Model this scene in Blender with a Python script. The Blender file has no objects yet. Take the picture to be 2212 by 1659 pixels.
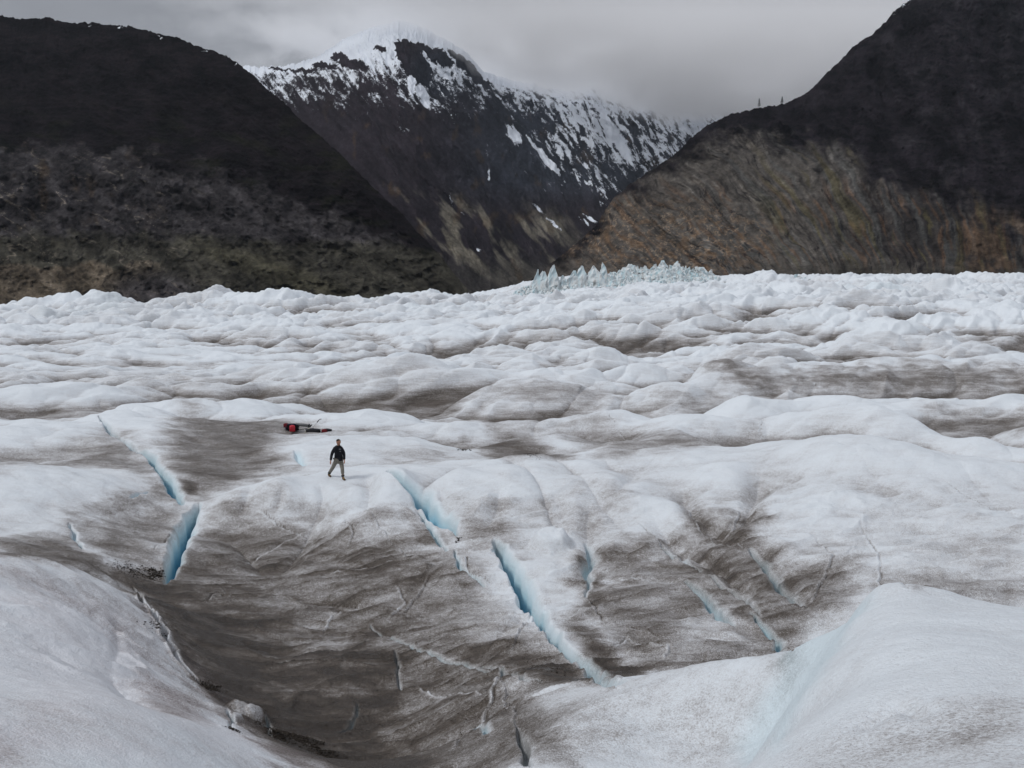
import bpy, bmesh, math, random
import numpy as np
from mathutils import Vector, Matrix

# ------------------------------------------------------------------ camera, sky, sun, exposure
sc = bpy.context.scene
C = sc.collection
F = 2171.0            # focal length measured on a 2212 x 1659 view of the photograph
TH = math.radians(6.76)
CAMZ = 12.0
cd = bpy.data.cameras.new("camera"); cam = bpy.data.objects.new("camera", cd); C.objects.link(cam)
cam.location = (0, 0, CAMZ); cam.rotation_euler = (math.pi/2 - TH, 0, 0)
cd.sensor_width = 36; cd.lens = 36*F/2212.0; cd.clip_start = 0.2; cd.clip_end = 30000
sc.camera = cam
sc.view_settings.view_transform = 'Standard'; sc.view_settings.look = 'None'
sc.view_settings.exposure = 0.0; sc.view_settings.gamma = 1
sc.cycles.max_bounces = 12; sc.cycles.diffuse_bounces = 3; sc.cycles.volume_bounces = 12
sc.cycles.use_denoising = True
SUN_EL, SUN_AZ = 48, -112       # azimuth from +y, clockwise: the sun stands to the left, a little behind the camera

w = bpy.data.worlds.new("World"); sc.world = w; w.use_nodes = True
nt = w.node_tree; N = nt.nodes; L = nt.links
for n in list(N): N.remove(n)
def wn(t, **k):
    n = N.new(t)
    for a, b in k.items(): setattr(n, a, b)
    return n
out = wn('ShaderNodeOutputWorld'); bg = wn('ShaderNodeBackground'); bg.inputs[1].default_value = 0.1
sky = wn('ShaderNodeTexSky', sky_type='NISHITA'); sky.sun_disc = False
sky.sun_elevation = math.radians(SUN_EL); sky.sun_rotation = math.radians(SUN_AZ)
tc = wn('ShaderNodeTexCoord'); sep = wn('ShaderNodeSeparateXYZ'); L.new(tc.outputs['Generated'], sep.inputs[0])
# overcast: brighter towards the zenith, with soft banks of cloud
mr = wn('ShaderNodeMapRange'); mr.inputs[1].default_value = 0.22; mr.inputs[2].default_value = 1.0
mr.inputs[3].default_value = 2.95; mr.inputs[4].default_value = 8.5; mr.interpolation_type = 'SMOOTHSTEP'; L.new(sep.outputs[2], mr.inputs[0])
mp = wn('ShaderNodeMapping'); mp.inputs['Scale'].default_value = (2.2, 2.2, 6.5); L.new(tc.outputs['Generated'], mp.inputs[0])
nz = wn('ShaderNodeTexNoise'); nz.inputs['Scale'].default_value = 1.3; nz.inputs['Detail'].default_value = 5
nz.inputs['Roughness'].default_value = 0.5; nz.inputs['Distortion'].default_value = 0.4; L.new(mp.outputs[0], nz.inputs[0])
nr = wn('ShaderNodeMapRange'); nr.inputs[1].default_value = .3; nr.inputs[2].default_value = .72
nr.inputs[3].default_value = .78; nr.inputs[4].default_value = 1.22; L.new(nz.outputs[0], nr.inputs[0])
mm = wn('ShaderNodeMath', operation='MULTIPLY'); L.new(mr.outputs[0], mm.inputs[0]); L.new(nr.outputs[0], mm.inputs[1])
vm = wn('ShaderNodeVectorMath', operation='SCALE'); vm.inputs[0].default_value = (0.955, 0.982, 1.06)
L.new(mm.outputs[0], vm.inputs['Scale'])
mx = wn('ShaderNodeMix', data_type='RGBA'); mx.inputs[0].default_value = 0.93
L.new(sky.outputs[0], mx.inputs[6]); L.new(vm.outputs[0], mx.inputs[7])
L.new(mx.outputs[2], bg.inputs[0]); L.new(bg.outputs[0], out.inputs[0])

sl = bpy.data.lights.new("sun", 'SUN'); sl.energy = 1.4; sl.angle = math.radians(12); sl.color = (1, .985, .955)
so = bpy.data.objects.new("sun", sl); C.objects.link(so)
el, az_ = math.radians(SUN_EL), math.radians(SUN_AZ)
sd = Vector((math.sin(az_)*math.cos(el), math.cos(az_)*math.cos(el), math.sin(el)))
so.rotation_euler = sd.to_track_quat('Z', 'Y').to_euler(); so.location = sd*100

# ------------------------------------------------------------------ helpers
def tag(o, label=None, cat=None, group=None, kind=None):
    if label: o['label'] = label
    if cat: o['category'] = cat
    if group: o['group'] = group
    if kind: o['kind'] = kind
    return o
_rng = np.random.RandomState(7)
_perm = np.concatenate([_rng.permutation(256)]*2).astype(np.int32)
_ang = _rng.rand(256)*2*math.pi
_gx, _gy = np.cos(_ang).astype(np.float32), np.sin(_ang).astype(np.float32)
def perlin(x, y, seed=0):
    x = np.asarray(x, np.float32) + seed*17.31; y = np.asarray(y, np.float32) + seed*9.77
    xf = np.floor(x); yf = np.floor(y); xi = xf.astype(np.int32) & 255; yi = yf.astype(np.int32) & 255
    dx = x-xf; dy = y-yf
    u = dx*dx*dx*(dx*(dx*6-15)+10); v = dy*dy*dy*(dy*(dy*6-15)+10)
    def g(ix, iy, ax, ay):
        h = _perm[_perm[ix & 255] + (iy & 255)]
        return _gx[h]*ax + _gy[h]*ay
    a = g(xi, yi, dx, dy); b = g(xi+1, yi, dx-1, dy); c = g(xi, yi+1, dx, dy-1); d = g(xi+1, yi+1, dx-1, dy-1)
    return 1.5*((a+(b-a)*u) + ((c+(d-c)*u) - (a+(b-a)*u))*v)
def fbm(x, y, seed=0, octv=4, gain=.5, lac=2.03):
    s = 0; a = 1; t = 0
    for k in range(octv):
        s = s + a*perlin(x*lac**k, y*lac**k, seed+k*3); t += a; a *= gain
    return s/t
def sstep(a, b, x):
    t = np.clip((x-a)/(b-a), 0, 1); return t*t*(3-2*t)
def P(vx, vy, d):
    """world point seen at (vx, vy) of the 2212-wide view at forward distance d metres"""
    a = (vx-1106.0)/F; b = (829.5-vy)/F
    dy = math.cos(TH) + b*math.sin(TH); dz = -math.sin(TH) + b*math.cos(TH)
    k = d/dy
    return np.array([a*k, d, CAMZ + dz*k])
def ray(vx, vy):
    a = (vx-1106.0)/F; b = (829.5-vy)/F
    dy = math.cos(TH) + b*math.sin(TH); dz = -math.sin(TH) + b*math.cos(TH)
    h = math.hypot(a, dy)
    return math.atan2(a, dy), -dz/h          # azimuth, downward slope per metre of ground distance
def grid_mesh(name, X, Y, Z, attrs, mat, wrap=False):
    n, m = X.shape
    me = bpy.data.meshes.new(name)
    co = np.stack([X, Y, Z], -1).astype(np.float32).reshape(-1)
    i = np.arange(n-1)[:, None]*m; j = np.arange(m-1)[None, :]
    q = (i+j)
    f = np.stack([q, q+1, q+m+1, q+m], -1).reshape(-1).astype(np.int32)
    nf = f.size//4
    me.vertices.add(n*m); me.vertices.foreach_set("co", co)
    me.loops.add(nf*4); me.loops.foreach_set("vertex_index", f)
    me.polygons.add(nf); me.polygons.foreach_set("loop_start", np.arange(nf, dtype=np.int32)*4)
    me.polygons.foreach_set("loop_total", np.full(nf, 4, np.int32))
    me.polygons.foreach_set("use_smooth", np.ones(nf, bool))
    me.update(calc_edges=True)
    for k, v in attrs.items():
        if v.ndim == 2:
            a = me.attributes.new(k, 'FLOAT', 'POINT'); a.data.foreach_set("value", v.astype(np.float32).reshape(-1))
        else:
            a = me.attributes.new(k, 'FLOAT_COLOR', 'POINT')
            c4 = np.concatenate([v, np.ones(v.shape[:2]+(1,))], -1)
            a.data.foreach_set("color", c4.astype(np.float32).reshape(-1))
    me.materials.append(mat)
    o = bpy.data.objects.new(name, me); C.objects.link(o)
    return o
class NT:
    """small node-tree writer"""
    def __init__(s, name):
        s.m = bpy.data.materials.new(name); s.m.use_nodes = True; s.t = s.m.node_tree
        for n in list(s.t.nodes): s.t.nodes.remove(n)
        s.out = s.n('ShaderNodeOutputMaterial')
    def n(s, t, **k):
        x = s.t.nodes.new(t)
        for a, b in k.items(): setattr(x, a, b)
        return x
    def l(s, a, b): s.t.links.new(a, b)
    def val(s, x, sock):
        if isinstance(x, (int, float)): sock.default_value = x
        elif isinstance(x, tuple): sock.default_value = x if len(x) == len(sock.default_value) else x + (1,)
        else: s.l(x, sock)
    def math(s, op, a, b=0.0, c=None, clamp=False):
        x = s.n('ShaderNodeMath', operation=op); x.use_clamp = clamp
        s.val(a, x.inputs[0]); s.val(b, x.inputs[1])
        if c is not None: s.val(c, x.inputs[2])
        return x.outputs[0]
    def attr(s, name): return s.n('ShaderNodeAttribute', attribute_name=name)
    def noise(s, scale, vec=None, detail=4, rough=.55, dist=0, map_=None):
        x = s.n('ShaderNodeTexNoise'); x.inputs['Scale'].default_value = scale; x.inputs['Detail'].default_value = detail
        x.inputs['Roughness'].default_value = rough; x.inputs['Distortion'].default_value = dist
        if vec is None: vec = s.n('ShaderNodeTexCoord').outputs['Object']
        if map_:
            m = s.n('ShaderNodeMapping'); m.inputs['Scale'].default_value = map_[:3]
            if len(map_) > 3: m.inputs['Rotation'].default_value = map_[3:]
            s.l(vec, m.inputs[0]); vec = m.outputs[0]
        s.l(vec, x.inputs[0]); return x.outputs[0]
    def mix(s, f, a, b):
        x = s.n('ShaderNodeMix', data_type='RGBA'); s.val(f, x.inputs[0]); s.val(a, x.inputs[6]); s.val(b, x.inputs[7]); return x.outputs[2]
    def ramp(s, f, stops):
        x = s.n('ShaderNodeValToRGB'); e = x.color_ramp.elements
        while len(e) < len(stops): e.new(.5)
        for k, (p, c) in enumerate(stops): e[k].position = p; e[k].color = c + (1,)
        s.l(f, x.inputs[0]); return x.outputs[0]
    def bump(s, h, dist, strength=1.0, nrm=None):
        x = s.n('ShaderNodeBump'); x.inputs['Distance'].default_value = dist; x.inputs['Strength'].default_value = strength
        s.l(h, x.inputs['Height'])
        if nrm: s.l(nrm, x.inputs['Normal'])
        return x.outputs[0]
    def principled(s, col, rough=.8, nrm=None, spec=.3):
        b = s.n('ShaderNodeBsdfPrincipled'); s.val(col, b.inputs['Base Color']); s.val(rough, b.inputs['Roughness'])
        s.val(spec, b.inputs['Specular IOR Level'])
        if nrm: s.l(nrm, b.inputs['Normal'])
        s.l(b.outputs[0], s.out.inputs[0]); return b

# ------------------------------------------------------------------ materials of the setting
def mat_ice():
    g = NT('glacier_ice')
    dirt = g.attr('dirt').outputs['Fac']; blue = g.attr('blue').outputs['Fac']; pink = g.attr('pink').outputs['Fac']
    grain = g.attr('grain').outputs['Fac']
    s1 = g.noise(1.0, detail=6, rough=.62, dist=.6, map_=(.28, .55, 3.6))       # foliation, follows the contours
    s2 = g.noise(1.0, detail=5, rough=.6, map_=(.9, 2.6, 7.0))
    g1 = g.noise(34, detail=3, rough=.7)                                        # dust grain
    g2 = g.noise(9, detail=4, rough=.7)
    a = g.math('SUBTRACT', s1, .5); b = g.math('SUBTRACT', s2, .5); c = g.math('SUBTRACT', g1, .5); e = g.math('SUBTRACT', g2, .5)
    amp = g.math('ADD', g.math('MULTIPLY', g.math('MULTIPLY', dirt, g.math('SUBTRACT', 1.25, dirt)), 2.3), .16)
    v = g.math('ADD', g.math('MULTIPLY', a, .55), g.math('MULTIPLY', b, .42))
    v = g.math('ADD', v, g.math('MULTIPLY', c, 1.25)); v = g.math('ADD', v, g.math('MULTIPLY', e, .55))
    d = g.math('ADD', dirt, g.math('MULTIPLY', v, amp), clamp=True)
    # coarse dark grit where the 'grain' mask says so
    gr = g.noise(75, detail=3, rough=.7)
    gm = g.math('MULTIPLY', g.math('MULTIPLY', g.math('SUBTRACT', gr, .56), 7.0, clamp=True), grain, clamp=True)
    d = g.math('ADD', d, g.math('MULTIPLY', gm, .55), clamp=True)
    col = g.ramp(d, [(0, (.70, .745, .785)), (.14, (.60, .62, .645)), (.32, (.37, .36, .362)), (.52, (.19, .176, .166)), (.74, (.072, .056, .043)), (1, (.027, .0195, .0135))])
    col = g.mix(g.math('MULTIPLY', pink, .5), col, (.50, .40, .43))
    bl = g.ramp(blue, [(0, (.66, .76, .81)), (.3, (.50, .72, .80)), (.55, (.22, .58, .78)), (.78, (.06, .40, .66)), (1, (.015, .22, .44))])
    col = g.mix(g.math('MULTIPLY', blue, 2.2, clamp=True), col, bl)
    h1 = g.bump(g2, .06, .5); h2 = g.bump(g1, .022, .9, h1); h3 = g.bump(s2, .05, .35, h2)
    g.principled(col, g.math('SUBTRACT', g.math('ADD', .5, g.math('MULTIPLY', g1, .3)), g.math('MULTIPLY', dirt, .40)), h3, .4)
    return g.m
def mat_rock(name, sc_=1.0):
    g = NT(name)
    col = g.attr('tint').outputs['Color']; snow = g.attr('snow').outputs['Fac']
    n1 = g.noise(.05*sc_, detail=8, rough=.72, map_=(1, 1, 1.6)); n2 = g.noise(.22*sc_, detail=6, rough=.7, dist=.4)
    f = g.math('ADD', g.math('MULTIPLY', n1, 1.5), g.math('MULTIPLY', n2, 1.5))
    f = g.math('MAXIMUM', g.math('SUBTRACT', f, .5), .1)
    sc1 = g.n('ShaderNodeVectorMath', operation='SCALE'); g.l(col, sc1.inputs[0]); g.l(f, sc1.inputs['Scale'])
    sn = g.math('ADD', snow, g.math('MULTIPLY', g.math('SUBTRACT', n2, .5), 1.2))
    sn = g.math('MULTIPLY', g.math('SUBTRACT', sn, .45), 6.0, clamp=True)
    col = g.mix(sn, sc1.outputs[0], (.72, .76, .82))
    g.principled(col, 1.0, g.bump(n2, 3.0/sc_, .5, g.bump(n1, 9/sc_, .5)), .02)
    return g.m

# ------------------------------------------------------------------ the glacier: large form from measured points
pts = []
def cp(vx, vy, d): pts.append(P(vx, vy, d))
def col(vx, lst):
    for d, vy in lst: cp(vx, vy, d)
def wp(x, y, z): pts.append(np.array([x, y, CAMZ+z]))
# near hill on the left and the valley floor behind it
col(-350, [(9, 1560), (14, 1400), (24, 1180), (32, 1160), (44, 985), (58, 880), (80, 815), (100, 779), (150, 712), (200, 678), (235, 658), (300, 760), (450, 770), (800, 770)])
col(0,    [(6.5, 1900), (9, 1640), (12, 1490), (15, 1420), (19, 1300), (24, 1197), (28, 1222), (32, 1172), (35, 1140), (42, 1008), (47, 1010), (50, 975), (58, 908), (66, 900), (80, 832), (100, 782), (150, 712), (200, 678), (232, 658), (300, 760), (450, 770)])
col(160,  [(12, 1500), (15, 1470), (20, 1330), (25, 1228), (30, 1226), (34, 1170), (41, 1040), (60, 905)])
col(300,  [(6.5, 1950), (9, 1720), (12, 1535), (14.5, 1512), (20, 1420), (27, 1308), (31, 1280), (33.5, 1228), (36, 1178), (40, 1105), (46, 1008), (54, 940), (64, 885), (88, 802), (150, 712), (200, 678), (232, 657), (300, 760), (450, 770)])
col(440,  [(12.5, 1600), (15.5, 1560), (19, 1520), (22, 1495), (27, 1390), (32, 1280), (37, 1180), (41, 1110), (44, 1062), (50, 985), (60, 912)])
col(600,  [(9, 1850), (12, 1720), (15, 1622), (19, 1590), (24.5, 1480), (30, 1350), (37, 1200), (40, 1125), (42, 1050), (44.5, 1038), (48, 1003), (55, 950), (62, 915), (88, 800), (150, 710), (200, 678), (232, 656), (300, 745), (450, 770)])
col(720,  [(10, 1840), (14, 1690), (19, 1640), (25, 1460), (38, 1150), (40.5, 1085), (42, 1037), (44.5, 1012), (47, 1008), (50, 965), (54, 942), (57, 944), (62, 915)])
col(900,  [(8, 1980), (13, 1790), (19, 1659), (24, 1500), (29.5, 1350), (33, 1250), (36.5, 1160), (39.5, 1080), (43, 1018), (46, 1006), (50, 980), (54.5, 948), (58, 950), (66, 900), (88, 802), (150, 708), (200, 675), (232, 652), (300, 700), (450, 740), (700, 700)])
col(1100, [(8, 1880), (13, 1660), (17, 1540), (21, 1470), (26, 1370), (33.5, 1210), (38, 1105), (43, 1012), (46, 992), (50, 990), (56, 955), (62, 912)])
col(1200, [(6, 1980), (9.5, 1740), (14, 1590), (18.5, 1490), (22.5, 1445), (27, 1355), (34, 1200), (38, 1100), (43, 1008), (46, 984), (51, 988), (56, 950), (62, 905), (88, 810), (150, 706), (230, 655), (300, 645), (400, 640), (520, 612), (760, 602)])
col(1340, [(7, 1850), (11, 1640), (17.5, 1474), (20, 1480), (23.5, 1430), (28, 1330), (38, 1100), (46, 978)])
col(1500, [(5.5, 1900), (7.5, 1740), (11, 1570), (15, 1438), (18, 1462), (22.5, 1440), (25.5, 1382), (29, 1300), (34.5, 1180), (38.5, 1090), (43.5, 1000), (47, 966), (51, 978), (55, 940), (60, 905), (90, 800), (150, 704), (230, 650), (300, 632), (400, 618), (520, 606), (760, 600)])
col(1660, [(6, 1720), (8.5, 1640), (11, 1520), (14, 1430), (17, 1465), (21, 1450), (25, 1400)])
cp(1845, 1355, 11.2); cp(1790, 1440, 9.9); cp(1735, 1530, 8.7); cp(1660, 1640, 7.4); cp(1790, 1385, 12.4); cp(1735, 1432, 12.6); cp(1690, 1470, 11.6); cp(1640, 1540, 10.6); cp(1590, 1610, 9.5)
col(1890, [(4.2, 1850), (6, 1655), (7.5, 1500), (9.5, 1385), (12.5, 1285), (14, 1330), (17, 1400), (21, 1395), (27.5, 1280), (33, 1150), (38, 1045), (43, 985), (47.5, 952), (52, 968), (56, 920), (60.5, 880), (64, 888), (150, 702), (230, 648)])
col(2050, [(5, 1700), (7, 1500), (9.5, 1375), (11.7, 1308), (14, 1350), (18, 1390), (24, 1340)])
col(2212, [(4.0, 1820), (5.3, 1650), (7, 1495), (9, 1385), (11, 1322), (13.5, 1370), (19, 1390), (26, 1305), (30, 1200), (36, 1085), (42, 1008), (46, 1030), (52, 985), (60, 930), (90, 792), (150, 700), (230, 646), (300, 628), (400, 614), (520, 603), (760, 597)])
col(2560, [(4, 1800), (7, 1480), (11, 1330), (16, 1390), (26, 1270), (36, 1070), (42, 1000), (52, 960), (60, 905), (90, 790), (150, 698), (300, 626), (520, 601), (760, 596)])
col(1790, [(40, 1020), (47, 949), (52, 962), (59, 882)])
# swell in the middle of the right-hand ridge, and its hollows
cp(1650, 1060, 39.5); cp(1560, 1010, 43); cp(1450, 1120, 36.5); cp(1600, 1180, 33.0); cp(1540, 1120, 35.6)
def ridge(lst, back=.075, drop=1.0, front=.07, fdrop=.9):
    drop *= 2.0; fdrop *= 1.8
    for vx, vy, d in lst:
        p = P(vx, vy, d); pts.append(p)
        for k, dr in ((1+back, drop), (1-front, fdrop)):
            pts.append(np.array([p[0]*k, p[1]*k, p[2]-dr]))
ridge([(990, 912, 61), (1150, 903, 62), (1330, 886, 63)], drop=.9)
ridge([(1560, 905, 60), (1700, 888, 60.5), (1820, 878, 60.5), (1980, 905, 57.5), (2120, 945, 54)], drop=1.1)
ridge([(1600, 868, 69), (1820, 862, 70), (2020, 854, 71), (2170, 845, 72)], drop=.9)
ridge([(1420, 806, 92), (1580, 795, 95), (1720, 783, 97), (1870, 776, 98), (2030, 770, 99), (2230, 775, 98)], back=.08, drop=1.6, front=.16, fdrop=1.6)
ridge([(1090, 815, 88), (1220, 808, 89), (1350, 800, 91), (1450, 835, 84)], drop=1.0)
ridge([(780, 788, 94), (900, 786, 95), (990, 800, 93)], drop=1.2, front=.1)
ridge([(470, 800, 90), (560, 790, 92)], drop=.8)
ridge([(300, 868, 70), (420, 862, 70)], drop=.7)
ridge([(80, 838, 77), (200, 828, 79)], drop=.8)
ridge([(1470, 768, 112), (1600, 752, 117), (1700, 760, 114)], drop=1.2)
ridge([(1850, 738, 128), (1990, 735, 130), (2100, 745, 124)], drop=1.3)
ridge([(1300, 745, 124), (1120, 750, 122)], drop=1.2)
# under and beside the camera
wp(0, 1.2, -1.75); wp(1.5, 2.5, -2.1); wp(-1.5, 3, -2.4); wp(0, 4.0, -2.9); wp(-3, 1.5, -2.2); wp(3, 1.2, -1.8); wp(-.6, 6.5, -4.2)
for q in (-1.3, -1.0, 1.0, 1.3):
    for rr, zz in ((60, -9.5), (150, -9.5), (700, -10)): wp(rr*math.sin(q), rr*math.cos(q), zz if q > 0 or rr < 200 else -30)

Pt = np.array(pts)
rr = np.hypot(Pt[:, 0], Pt[:, 1]); ctl = np.stack([np.arctan2(Pt[:, 0], Pt[:, 1]), np.log(rr)], 1); sv = (CAMZ-Pt[:, 2])/rr
AZS = 1.0
def kern(d2): return np.where(d2 > 1e-12, .5*d2*np.log(np.maximum(d2, 1e-12)), 0)
n = len(ctl); K = kern(((ctl[:, None]-ctl[None])**2).sum(-1)) + np.eye(n)*2e-5
Q = np.concatenate([np.ones((n, 1)), ctl], 1); A = np.zeros((n+3, n+3)); A[:n, :n] = K; A[:n, n:] = Q; A[n:, :n] = Q.T
W = np.linalg.solve(A, np.concatenate([sv, np.zeros(3)]))
def rbf(a, l):
    sh = a.shape; a = a.ravel(); l = l.ravel(); o = np.empty(a.size)
    for i in range(0, a.size, 20000):
        s_ = slice(i, i+20000)
        d2 = (a[s_, None]-ctl[None, :, 0])**2 + (l[s_, None]-ctl[None, :, 1])**2
        o[s_] = kern(d2)@W[:n] + W[n] + W[n+1]*a[s_] + W[n+2]*l[s_]
    return o.reshape(sh)
QUALITY = 1.0
NA, NR = int(1360*QUALITY), int(1950*QUALITY)
SECT = .60
azf = np.linspace(-SECT, SECT, NA)
azc = np.concatenate([np.linspace(-math.pi, -SECT, 60)[:-1], azf, np.linspace(SECT, math.pi, 60)[1:]])
i0 = 59
lr = np.concatenate([np.linspace(math.log(.4), math.log(3.5), 40)[:-1], np.linspace(math.log(3.5), math.log(260), NR), np.linspace(math.log(260), math.log(900), 420)[1:], np.linspace(math.log(900), math.log(9000), 24)[1:]])
ca = np.linspace(-1.0, 1.0, 420); cl = np.linspace(math.log(.4), math.log(900), 700)
base = rbf(*np.meshgrid(ca, cl, indexing='ij'))
def bil(a, l):
    a = np.clip((a-ca[0])/(ca[1]-ca[0]), 0, len(ca)-1.001); l = np.clip((l-cl[0])/(cl[1]-cl[0]), 0, len(cl)-1.001)
    i = a.astype(int); j = l.astype(int); fa = a-i; fl = l-j
    return (base[i, j]*(1-fa)+base[i+1, j]*fa)*(1-fl) + (base[i, j+1]*(1-fa)+base[i+1, j+1]*fa)*fl
AZ, LR = np.meshgrid(azc, lr, indexing='ij')
R = np.exp(LR)
S = bil(AZ, LR)
X = R*np.sin(AZ); Y = R*np.cos(AZ)
wrapm = sstep(1.2, 3.0, np.abs(AZ)) + sstep(900, 1200, R); wrapm = np.clip(wrapm, 0, 1)
Z = -R*S
Z = Z*(1-wrapm) + (-12.0-70*sstep(850, 950, R))*wrapm*sstep(1, 30, R) + (-1.8)*wrapm*(1-sstep(1, 30, R))
del S
#@@DUNE
# pillow-like hummocks: rounded backs, narrow creases, drawn out across the flow
def pillow(x, y, wl, seed, an=.55, warp=.35):
    wx = perlin(x/wl*.7, y/wl*.7, seed+50)*warp; wy = perlin(x/wl*.7, y/wl*.7, seed+60)*warp
    u = (x*.93+y*.36)/wl*an + wx; v = (-x*.36+y*.93)/wl + wy
    return np.sqrt(np.abs(perlin(u, v, seed))+.002)
far = sstep(50, 110, R)
Xf = X.astype(np.float32); Yf = Y.astype(np.float32)
p1 = pillow(Xf, Yf, 15, 1); p2 = pillow(Xf, Yf, 6.5, 2); p3 = pillow(Xf, Yf, 2.4, 3); p4 = pillow(Xf, Yf, 38, 4)
lowf = fbm(Xf/40, Yf/22, 11, 3)
mnd = .45+.55*sstep(-.22, .12, lowf)                       # fields of mounds and flatter ground between them
fin = 1-np.abs(perlin((Xf*.90+Yf*.44)/26, (-Xf*.44+Yf*.90)/9+.6*perlin(Xf/14, Yf/14, 96), 95))*2.2      # sharper backs, slantwise
fin2 = 1-np.abs(perlin((Xf*.86+Yf*.5)/10, (-Xf*.5+Yf*.86)/3.6+.6*perlin(Xf/6, Yf/6, 98), 97))*2.2
chop = fbm(Xf/3.2, Yf/2.0, 99, 4, .6)
A1 = .55*sstep(46, 60, R)+1.9*far*mnd+1.4*sstep(120, 230, R); A4 = 2.2*sstep(70, 200, R)
A2 = .50*sstep(46, 62, R)+.95*far*mnd+1.1*sstep(120, 230, R); A3 = .10*sstep(46, 60, R)+.30*far*mnd+.35*sstep(100, 200, R)
Z += (p1-.55)*A1*.75 + (p4-.55)*A4 + (p2-.55)*A2*.8 + (p3-.5)*A3*1.0
Z += (fin-.4)*(.85*far*mnd+1.0*sstep(120, 230, R)) + (fin2-.4)*(.12*sstep(46, 60, R)+.30*far+.40*sstep(120, 230, R)) + chop*(.10*far+.5*sstep(90, 230, R))
# lobes on the front of the ridge, parted by gullies that run down the slope
lob = pillow(Xf*1.0, Yf*.35, 3.4, 8, .9, .25); lobm = sstep(35, 38.5, R)*(1-sstep(43, 46, R))*sstep(-14, -10, X)*(1-.8*sstep(3, 8, X))
Z += (lob-.55)*.65*lobm
Z += .38*fbm(Xf/4.5, Yf/3.2, 21, 3)*sstep(14, 30, R)*(1-.4*far) + .07*fbm(Xf/1.6, Yf/.9, 22, 3)*sstep(8, 25, R)
Z += .025*fbm(Xf/.45, Yf/.3, 23, 3)*sstep(4, 12, R) + .05*fbm(Xf/1.4, Yf/1.1, 24, 2)*sstep(3, 7, R)
bowlm = sstep(15, 19, R)*(1-sstep(38, 42, R))*sstep(-14, -9, X)
wq = 1.2*fbm(Xf/5, Yf/4, 400, 3)
led = 1-np.abs(perlin(Xf/3.4+wq, (Yf-.25*Xf)/1.15+wq, 401))*2; led2 = 1-np.abs(perlin(Xf/1.1+wq, (Yf-.3*Xf)/.42+wq, 402))*2
Z += bowlm*(.10*np.clip(led, 0, 1)**3+.03*np.clip(led2, 0, 1)**3+.05*fbm(Xf/1.2, Yf/.8, 403, 4, .6))
LEDG = (bowlm*(np.clip(led, 0, 1)**5+.6*np.clip(led2, 0, 1)**5)).astype(np.float32)
tilt = 0
for vx, vy, d, wx, wy, h in ((150, 668, 222, 7, 9, 3.2), (30, 672, 220, 8, 9, 1.8), (430, 668, 222, 6, 9, 3.0), (500, 668, 224, 8, 9, 2.6), (560, 670, 218, 6, 8, 2.4), (610, 670, 215, 5, 8, 3.0), (660, 670, 215, 7, 8, 3.0), (730, 672, 212, 8, 8, 2.2), (830, 664, 220, 8, 9, 3.2), (890, 666, 222, 7, 9, 2.4), (1010, 660, 226, 9, 9, 3.0), (270, 676, 216, 9, 8, 1.6),
        (1420, 640, 262, 7, 12, 2.6), (1560, 638, 262, 11, 13, 3.2), (1700, 646, 238, 12, 12, 3.0), (1900, 640, 250, 12, 12, 3.6), (2060, 636, 262, 10, 12, 3.4), (1250, 660, 224, 9, 10, 2.6), (1150, 668, 214, 9, 10, 2.2), (1640, 612, 420, 12, 20, 4.0), (1850, 610, 420, 16, 20, 4.0), (1980, 607, 430, 13, 20, 4.0), (2130, 606, 440, 14, 20, 4.5)):
    q = P(vx, vy, d); u = (X-q[0])/wx; v = (Y-q[1])/wy
    Z += h*(.55 if d < 230 and vx < 1100 else .8)*np.exp(-np.abs(u+.25*perlin(Xf/6, Yf/6, 90))**2.6-np.abs(v)**2.6)
for vx, vy, d, rx, ry, h in ((1870, 1030, 41.5, 3.6, 3.4, .95), (1540, 1030, 41.5, 1.7, 3.0, .50), (1300, 1045, 41.5, 1.5, 2.2, .40), (1130, 1045, 41.5, 1.3, 2.0, .40), (860, 1060, 41.3, .85, 1.5, .45), (745, 1070, 40.6, .75, 1.2, .35), (980, 1060, 41.2, .8, 1.5, .30), (2120, 1080, 39.5, 2.2, 2.6, .4), (1400, 1120, 38, 1.5, 1.6, .25), (600, 1070, 41, .8, 1.2, .3), (500, 1075, 41.5, .9, 1.2, .3)):
    q = P(vx, vy, d); Z += h*np.exp(-(np.abs(X-q[0])/rx)**2.2-(np.abs(Y-q[1])/ry)**2.2)
_pd = np.hypot(X-P(728, 1030, 42.6)[0], (Y-42.7)); _pm = (1-sstep(1.0, 2.6, _pd))*.9; _pi = np.unravel_index(np.argmin(_pd), _pd.shape)
Z = Z*(1-_pm)+_pm*(Z[_pi]+.13*(Y-42.7))
Z = Z.astype(np.float32)
# ---- where on the surface does a picture point lie?
def hit(vx, vy):
    a, s = ray(vx, vy)
    i = int(np.searchsorted(azc, a)); i = min(max(i, 1), len(azc)-1)
    prof = Z[i] + R[i]*s            # >0 : surface above the ray
    k = np.argmax((prof > 0) & (R[i] > 3.0))
    r = R[i, k]
    return np.array([r*math.sin(a), r*math.cos(a)]), float(Z[i, k]), r
def box(x0, x1, y0, y1):
    """index window of the fan that covers a ground rectangle"""
    cs = [(x0, y0), (x0, y1), (x1, y0), (x1, y1)]
    aa = [math.atan2(x, y) for x, y in cs]; rs = [math.hypot(x, y) for x, y in cs]
    rmin = max(.5, min(rs + [y0])); 
    i1, i2 = np.searchsorted(azc, [min(aa)-.002, max(aa)+.002]); j1, j2 = np.searchsorted(lr, [math.log(rmin), math.log(max(rs))])
    return slice(max(i1-1, 0), i2+1), slice(max(j1-1, 0), j2+1)
def seglist(poly):
    return list(zip(poly[:-1], poly[1:]))
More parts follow.
